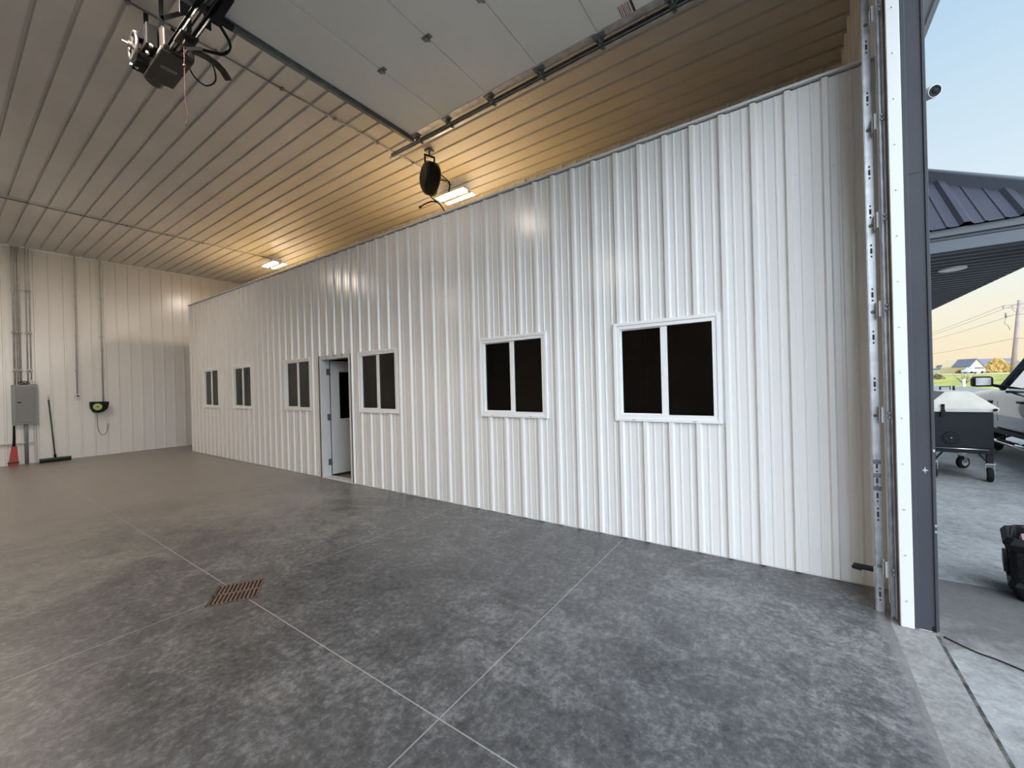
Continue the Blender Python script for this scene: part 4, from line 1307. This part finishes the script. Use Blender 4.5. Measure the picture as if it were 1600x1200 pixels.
for sgn_, yy_ in ((1, ty1), (-1, ty0)):
    vs = []
    for x in xs_:
        zb_, zt_ = bot_z(x), top_z(x)
        zb_ = min(zb_, zt_ - 0.06)
        nose = 0.22 * max(0, (x - 12.2) / 0.46) ** 2
        flare = 0.028 * max(0, 1 - abs(x - fxw) / 0.75) + 0.028 * max(0, 1 - abs(x - rxw) / 0.75)
        for j in range(NZ + 1):
            z_ = zb_ + (zt_ - zb_) * (1 - (1 - j / NZ) ** 1.6)
            vs.append((x, yy_ - sgn_ * (side_y(z_, zt_) + nose - flare * max(0, 1 - abs(z_ - 0.85) / 0.35)), z_))
    n_ = NZ + 1
    b.add(vs, [(i * n_ + j, i * n_ + j + 1, (i + 1) * n_ + j + 1, (i + 1) * n_ + j) for i in range(len(xs_) - 1) for j in range(NZ)], 0, True)
N1 = len(xs_) * (NZ + 1)
for i in range(len(xs_) - 1):       # bonnet, bed and underside between the two sides
    for j in (0, NZ):
        a_, c_ = i * (NZ + 1) + j, (i + 1) * (NZ + 1) + j
        b.f.append([a_, c_, N1 + c_, N1 + a_])
        b.mi.append(0)
        b.sm.append(j == NZ)
for i in (0, len(xs_) - 1):
    for j in range(NZ):
        a_ = i * (NZ + 1) + j
        b.f.append([a_, a_ + 1, N1 + a_ + 1, N1 + a_])
        b.mi.append(0)
        b.sm.append(False)
bo_ = b.build('body', PAINT, tk)
MB().box((8.6, ty1 - 0.01, 0.43), (10.95, ty1 + 0.012, 0.50)).build('sill_moulding', BLACK, bo_)
# cab: pillars, roof, glass
cb = MB()
def pil(side):
    yb, yt = (ty1 - 0.06, ty1 - 0.22) if side > 0 else (ty0 + 0.06, ty0 + 0.22)
    A0, A1 = V((10.72, yb, 1.20)), V((9.98, yt, 1.83))
    cb.bar(A0, A1, 0.07, 0.09)
    cb.bar((9.62, yb, 1.20), (9.58, yt, 1.83), 0.06, 0.10, (1, 0, 0))
    cb.bar((8.62, yb, 1.20), (8.78, yt, 1.83), 0.06, 0.14, (1, 0, 0))
    cb.bar(A1, (8.72, yt, 1.83), 0.07, 0.08)
pil(1); pil(-1)
vs = [(10.05, ty0 + 0.2, 1.80), (10.05, ty1 - 0.2, 1.80), (8.66, ty1 - 0.2, 1.80), (8.66, ty0 + 0.2, 1.80), (9.85, ty0 + 0.26, 1.90), (9.85, ty1 - 0.26, 1.90), (8.85, ty1 - 0.26, 1.90), (8.85, ty0 + 0.26, 1.90)]
cb.add(vs, [(0, 1, 2, 3), (4, 5, 6, 7), (0, 1, 5, 4), (1, 2, 6, 5), (2, 3, 7, 6), (3, 0, 4, 7)])
cb.build('cab_frame', PAINT, tk, bevel=0.015)
gl = MB()
for yb, yt in ((ty1 - 0.075, ty1 - 0.225), (ty0 + 0.075, ty0 + 0.225)):
    gl.add([(10.68, yb, 1.21), (9.64, yb, 1.21), (9.60, yt, 1.82), (9.97, yt, 1.82)], [(0, 1, 2, 3)]).cut()
    gl.add([(9.60, yb, 1.21), (8.66, yb, 1.21), (8.80, yt, 1.82), (9.56, yt, 1.82)], [(0, 1, 2, 3)]).cut()
gl.build_each('side_glass', CARGLASS, tk)
MB().add([(10.76, ty0 + 0.1, 1.21), (10.76, ty1 - 0.1, 1.21), (10.0, ty1 - 0.25, 1.83), (10.0, ty0 + 0.25, 1.83)], [(0, 1, 2, 3)]).build('windshield', CARGLASS, tk)
MB().add([(8.62, ty0 + 0.1, 1.21), (8.62, ty1 - 0.1, 1.21), (8.76, ty1 - 0.25, 1.80), (8.76, ty0 + 0.25, 1.80)], [(0, 1, 2, 3)]).build('rear_glass', CARGLASS, tk)
MB().box((10.15, ty0 + 0.25, 1.0), (10.60, ty1 - 0.2, 1.24)).build('dashboard', BLACK, tk, bevel=0.03)
for ya_ in (ty0 + 0.3, ty1 - 0.8):
    MB().box((9.2, ya_, 1.0), (9.36, ya_ + 0.5, 1.56)).box((9.22, ya_ + 0.12, 1.56), (9.33, ya_ + 0.38, 1.74)).build('seat', BLACK, tk, bevel=0.03)
mr_ = MB()
mr_.prism([(-2.66, 1.27), (-2.68, 1.25), (-2.88, 1.25), (-2.90, 1.28), (-2.90, 1.40), (-2.87, 1.43), (-2.70, 1.43), (-2.66, 1.39)], 10.47, 10.62, 'x')
mr_.prism([(-2.88, 1.30), (-3.06, 1.26), (-3.06, 1.20), (-2.88, 1.26)], 10.50, 10.58, 'x')
mo = mr_.build('side_mirror', BLACK, tk, bevel=0.012)
MB().box((10.463, -2.87, 1.275), (10.469, -2.69, 1.405)).build('mirror_glass', CHROME, mo)
st = MB().tube([(8.3, ty1 + 0.10, 0.32), (11.0, ty1 + 0.10, 0.325)], 0.036, 12)
st.build('side_step', CHROME, tk)
sp_ = MB()
for xa in (8.6, 9.7):
    sp_.box((xa, ty1 + 0.06, 0.345), (xa + 0.55, ty1 + 0.145, 0.362)).cut()
sp_.build_each('step_pad', RUBBER, tk)
sbk = MB()
for xa in (8.7, 9.6, 10.5):
    sbk.bar((xa, ty1 + 0.10, 0.33), (xa, ty1 - 0.2, 0.45), 0.04, 0.03).cut()
sbk.build_each('step_bracket', BLKSTEEL, tk)
dl = MB()
for x in (10.72, 9.60, 8.60):
    dl.prism([(ty1 - 0.05, 0.44), (ty1 - 0.004, 0.66), (ty1 + 0.0015, 0.80), (ty1 - 0.006, 0.96), (ty1 - 0.03, 1.08), (ty1 - 0.09, 1.08), (ty1 - 0.09, 0.44)], x - 0.004, x + 0.004, 'x').cut()
dl.build_each('door_gap', INK, tk)
for x in (9.75, 8.72):
    MB().box((x, ty1 - 0.03, 0.985), (x + 0.17, ty1 + 0.022, 1.02)).build('door_handle', BLACK, tk, bevel=0.008)
MB().box((10.95, ty1 - 0.02, 0.93), (11.10, ty1 + 0.004, 0.985)).build('fender_badge', BLACK, tk)
for x in (fxw, rxw):
    for yc, s_ in ((ty1 - 0.14, 1), (ty0 + 0.14, -1)):
        w_ = MB().lathe((x, yc, GZ + 0.40), (0, s_, 0), [(0.28, -0.12), (0.38, -0.11), (0.40, 0), (0.38, 0.11), (0.28, 0.12)], 32)
        wo_ = w_.build('wheel', RUBBER, tk)
        MB().lathe((x, yc, GZ + 0.40), (0, s_, 0), [(0.26, -0.1), (0.26, 0.118), (0.22, 0.10), (0.08, 0.11), (0.06, 0.125)], 24).build('rim', SILVER, wo_)

# low hoop and stub in the yard
hp = thing('steel_hoop', (47.3, -10.4, GZ), 'low dark bent steel hoop far off on the yard behind the grill lid', 'hoop')
MB().bar((47.11, -10.12, GZ), (47.11, -10.12, 0.38), 0.10, 0.10).bar((47.08, -10.08, 0.36), (47.6, -10.83, 0.36), 0.08, 0.06).bar((47.57, -10.79, 0.10), (47.57, -10.79, 0.38), 0.06, 0.06).build('bent_bar', BLKSTEEL, hp)
tag(MB().tube([(47.75, -11.04, GZ), (47.75, -11.04, 0.42)], [0.09, 0.06], 10).build('short_bollard', BLKSTEEL), 'short dark bollard beside the bent steel hoop on the yard', 'bollard')
tag(MB().box((61.3, -15.05, -0.05), (61.6, -14.85, 0.78)).build('marker_post', WHITEB), 'white marker post at the edge of the lawn', 'post')

# sapling and shrubs
sa = thing('bare_sapling', (67.2, -16.4, 0.05), 'bare budding shrub on the lawn behind the white marker post', 'shrub')
tw, bd = MB(), MB()
rs = random.Random(3)
for k in range(16):
    a_ = rs.uniform(0, 6.28)
    e_ = rs.uniform(0.25, 0.95)
    L_ = rs.uniform(1.0, 1.7)
    p0 = V((67.2, -16.4, 0.05))
    d_ = V((math.cos(a_) * e_, math.sin(a_) * e_, 1)).normalized()
    p1 = p0 + d_ * L_ * 0.5
    p2 = p0 + d_ * L_ + V((0, 0, 0.15))
    tw.tube([p0, p1, p2], [0.03, 0.022, 0.010], 5)
    for j in range(9):
        q_ = p1.lerp(p2, rs.random()) + V((rs.uniform(-.12, .12), rs.uniform(-.12, .12), rs.uniform(-.1, .1)))
        bd.lathe(q_, (rs.uniform(-1, 1), rs.uniform(-1, 1), 1), [(0.01, -0.05), (0.045, 0), (0.01, 0.05)], 5)
tw.build('stems', TWIG, sa)
bd.build('buds', BUD, sa)['kind'] = 'stuff'
def bush(name, c, size, mt, label, seed, n_=420):
    t_ = thing(name, c, label, 'bush')
    rr = random.Random(seed)
    l_ = MB()
    for k in range(n_):
        while True:
            p_ = V((rr.uniform(-1, 1), rr.uniform(-1, 1), rr.uniform(0, 1)))
            lump = 0.75 + 0.25 * math.sin(3.1 * p_.x + seed) * math.cos(2.7 * p_.y)
            if V((p_.x, p_.y, p_.z)).length < lump:
                break
        q_ = V(c) + V((p_.x * size[0], p_.y * size[1], p_.z * size[2]))
        s_ = rr.uniform(0.18, 0.42) * size[2] * 0.35
        l_.lathe(q_, (rr.uniform(-1, 1), rr.uniform(-1, 1), rr.uniform(-.5, 1)), [(s_ * 0.2, -s_ * 0.8), (s_, 0), (s_ * 0.2, s_ * 0.8)], 5)
    l_.build('foliage', mt, t_)
    st_ = MB()
    for k in range(5):
        st_.tube([V(c) + V((0, 0, -0.6)), V(c) + V((rr.uniform(-.5, .5) * size[0], rr.uniform(-.5, .5) * size[1], size[2] * 0.7))], [0.10, 0.03], 5)
    st_.build('stem', TWIG, t_)
bush('hedge_shrub', (183.5, -44.8, 1.2), (2.6, 2.2, 2.2), HEDGEM, 'low golden brown shrub left of the distant white car', 11)
bush('golden_bush', (181.4, -51.4, 1.2), (3.6, 3.6, 5.0), BUSHM, 'tall golden bush in front of the distant slate roofed house', 12, 600)
bush('dark_shrub', (99.6, -21.0, 0.45), (1.4, 1.4, 1.0), TWIG, 'small dark brown shrub beside the charcoal jamb far off on the grass', 13, 160)

# distant car, house and sheds
dc = thing('distant_car', (160, -41.4, 1.1), 'small white car standing on the road far away', 'car')
ux = V((0.568, -0.823, 0))       # across the view
uy = V((0.823, 0.568, 0))
def cm(px_, z_, dpt):
    return V((158.53, -39.43, 1.08)) + ux * px_ + uy * dpt + V((0, 0, z_))
def xprism(mb_, poly, d0, d1, f):
    n_ = len(poly)
    vs_ = [f(p_[0], p_[1], d0) for p_ in poly] + [f(p_[0], p_[1], d1) for p_ in poly]
    mb_.add(vs_, [tuple(range(n_))[::-1], tuple(range(n_, 2 * n_))] + [(i, (i + 1) % n_, n_ + (i + 1) % n_, n_ + i) for i in range(n_)])
b = MB()
xprism(b, [(0, 0.35), (0, 0.9), (0.5, 1.05), (1.1, 1.2), (1.7, 1.75), (3.9, 1.75), (4.7, 1.15), (4.8, 0.35)], 0, 1.8, cm)
b.build('car_body', VANW, dc, bevel=0.08)
b = MB()
xprism(b, [(1.35, 1.22), (1.85, 1.66), (3.8, 1.66), (4.4, 1.22)], -0.03, 1.83, cm)
b.build('car_windows', DARKGLASS, dc)
for px_ in (0.95, 3.8):
    for dpt in (0.1, 1.7):
        MB().lathe(cm(px_, 0.34, dpt), uy, [(0.34, -0.1), (0.34, 0.1)], 16).build('wheel', RUBBER, dc)
hs = thing('distant_house', (221, -56, 1.2), 'far off house with a cream gable and slate roof behind the golden bush', 'house')
def hm_(px_, z_, dpt):
    return V((219.78, -54.18, 0.9)) + ux * px_ + uy * dpt + V((0, 0, z_))
b = MB()
xprism(b, [(3.4, 0), (3.4, 2.7), (22, 2.7), (22, 0)], 0.0, 8.0, hm_)
b.build('wall', PALEWALL2, hs)
b = MB()
xprism(b, [(-1.0, 0), (-1.0, 2.6), (1.5, 5.4), (4.0, 2.6), (4.0, 0)], -2.0, 8.0, hm_)
b.build('gable', PALEWALL, hs)
b = MB()
b.add([hm_(1.5, 5.5, -2.3), hm_(4.3, 2.6, -2.3), hm_(4.3, 2.6, 4), hm_(1.5, 5.5, 4), hm_(-1.3, 2.6, -2.3), hm_(-1.3, 2.6, 4)], [(0, 1, 2, 3), (0, 4, 5, 3)])
b.add([hm_(3.0, 2.6, -0.4), hm_(22.4, 2.6, -0.4), hm_(22.4, 5.5, 4), hm_(1.5, 5.5, 4), hm_(22.4, 2.6, 8.4), hm_(1.5, 2.6, 8.4)], [(0, 1, 2, 3), (3, 2, 4, 5)])
ro = b.build('roof', SLATE, hs)
ro.modifiers.new('sheet', 'SOLIDIFY').thickness = 0.2
b = MB()
for px_ in (7, 11, 15):
    b.add([hm_(px_, 0.9, -0.06), hm_(px_ + 1.4, 0.9, -0.06), hm_(px_ + 1.4, 2.1, -0.06), hm_(px_, 2.1, -0.06)], [(0, 1, 2, 3)]).cut()
b.build_each('window', DARKGLASS, hs)
for nm, loc, lb in (('far_shed', V((374.6, -84.8, 1.9)), 'tiny pale shed with mauve roof on the horizon, bigger of two'), ('far_shed', V((344, -75.8, 1.7)), 'tiny pale shed on the horizon, smaller of two')):
    s_ = thing(nm, tuple(loc), lb, 'shed')
    k_ = 1.0 if loc.x > 360 else 0.55
    def sm_(px_, z_, dpt, loc=loc):
        return loc + ux * px_ + uy * dpt + V((0, 0, z_))
    b = MB()
    xprism(b, [(-3 * k_, 0), (-3 * k_, 3 * k_), (5 * k_, 3 * k_), (5 * k_, 0)], 0, 5, sm_)
    b.build('wall', PALEWALL2, s_)
    b = MB()
    xprism(b, [(-3.3 * k_, 3 * k_), (-2 * k_, 4.6 * k_), (4 * k_, 4.6 * k_), (5.3 * k_, 3 * k_)], -0.4, 5.4, sm_)
    b.build('roof', SLATE, s_)

# utility pole and wires
up_ = thing('utility_pole', (73.42, -21.8, 0.35), 'wooden utility pole with a crossarm rising behind the pickup truck', 'utility pole')
MB().tube([(73.42, -21.8, 0.3), (74.08, -22.75, 9.9)], [0.24, 0.17], 12).build('pole', POLEW, up_)
ctr = V((74.0, -22.62, 9.05))
MB().bar(ctr - ux * 1.85, ctr + ux * 1.85, 0.10, 0.13).build('crossarm', POLEW, up_)
b = MB()
b.bar(ctr - ux * 0.9, ctr + V((-0.05, 0.08, -0.75)), 0.03, 0.05).bar(ctr + ux * 0.9, ctr + V((-0.05, 0.08, -0.75)), 0.03, 0.05)
b.build('brace', GALVD, up_)
ins = [ctr - ux * 1.8, ctr - ux * 0.75, ctr + ux * 1.2]
for p_ in ins:
    MB().lathe(p_ + V((0, 0, 0.06)), (0, 0, 1), [(0.05, 0), (0.07, 0.08), (0.03, 0.2)], 10).build('insulator', PLATE, up_)
cl = V((73.55, -21.98, 8.1))
b = MB().bar(cl, cl - ux * 0.95, 0.05, 0.05).tube([cl - ux * 0.75 + V((0, 0, -0.2)), cl - ux * 0.75 + V((0, 0, 0.35))], 0.08, 8)
b.tube([cl - ux * 0.75 + V((0, 0, -0.2)), cl - ux * 0.95 + V((0, 0, -0.9)), cl - ux * 0.5 + V((0, 0, -1.2)), cl - ux * 0.3 + V((0, 0, -1.7))], 0.025, 6)
b.build('fuse_cutout', GALVD, up_)
wires = [(ins[0] + V((0, 0, 0.25)), (150.3, -24.1, 9.8), (66.3, -25.6, 10.2), 'highest overhead wire running from the utility pole crossarm'),
         (ins[1] + V((0, 0, 0.25)), (150.3, -24.0, 9.1), (67.2, -27.0, 10.2), 'second overhead wire below the highest one at the pole'),
         (cl + V((0.2, -0.2, 0.1)), (150.3, -24.0, 8.4), (66.6, -26.0, 8.9), 'third overhead wire just under the crossarm wires'),
         (V((73.72, -22.24, 5.4)), (150.3, -24.0, 5.75), (66.3, -25.5, 5.6), 'lowest overhead wire crossing the pole halfway up')]
for mid_, far_, near_, lb in wires:
    o = thing('overhead_wire', tuple(mid_), lb, 'wire', 'overhead wires')
    b = MB()
    for a_, c_ in ((V(far_), mid_), (mid_, V(near_))):
        b.tube([a_.lerp(c_, k / 10) - V((0, 0, 0.35 * (1 - (2 * k / 10 - 1) ** 2))) for k in range(11)], 0.022, 5)
    b.build('cable', POLEW, o)
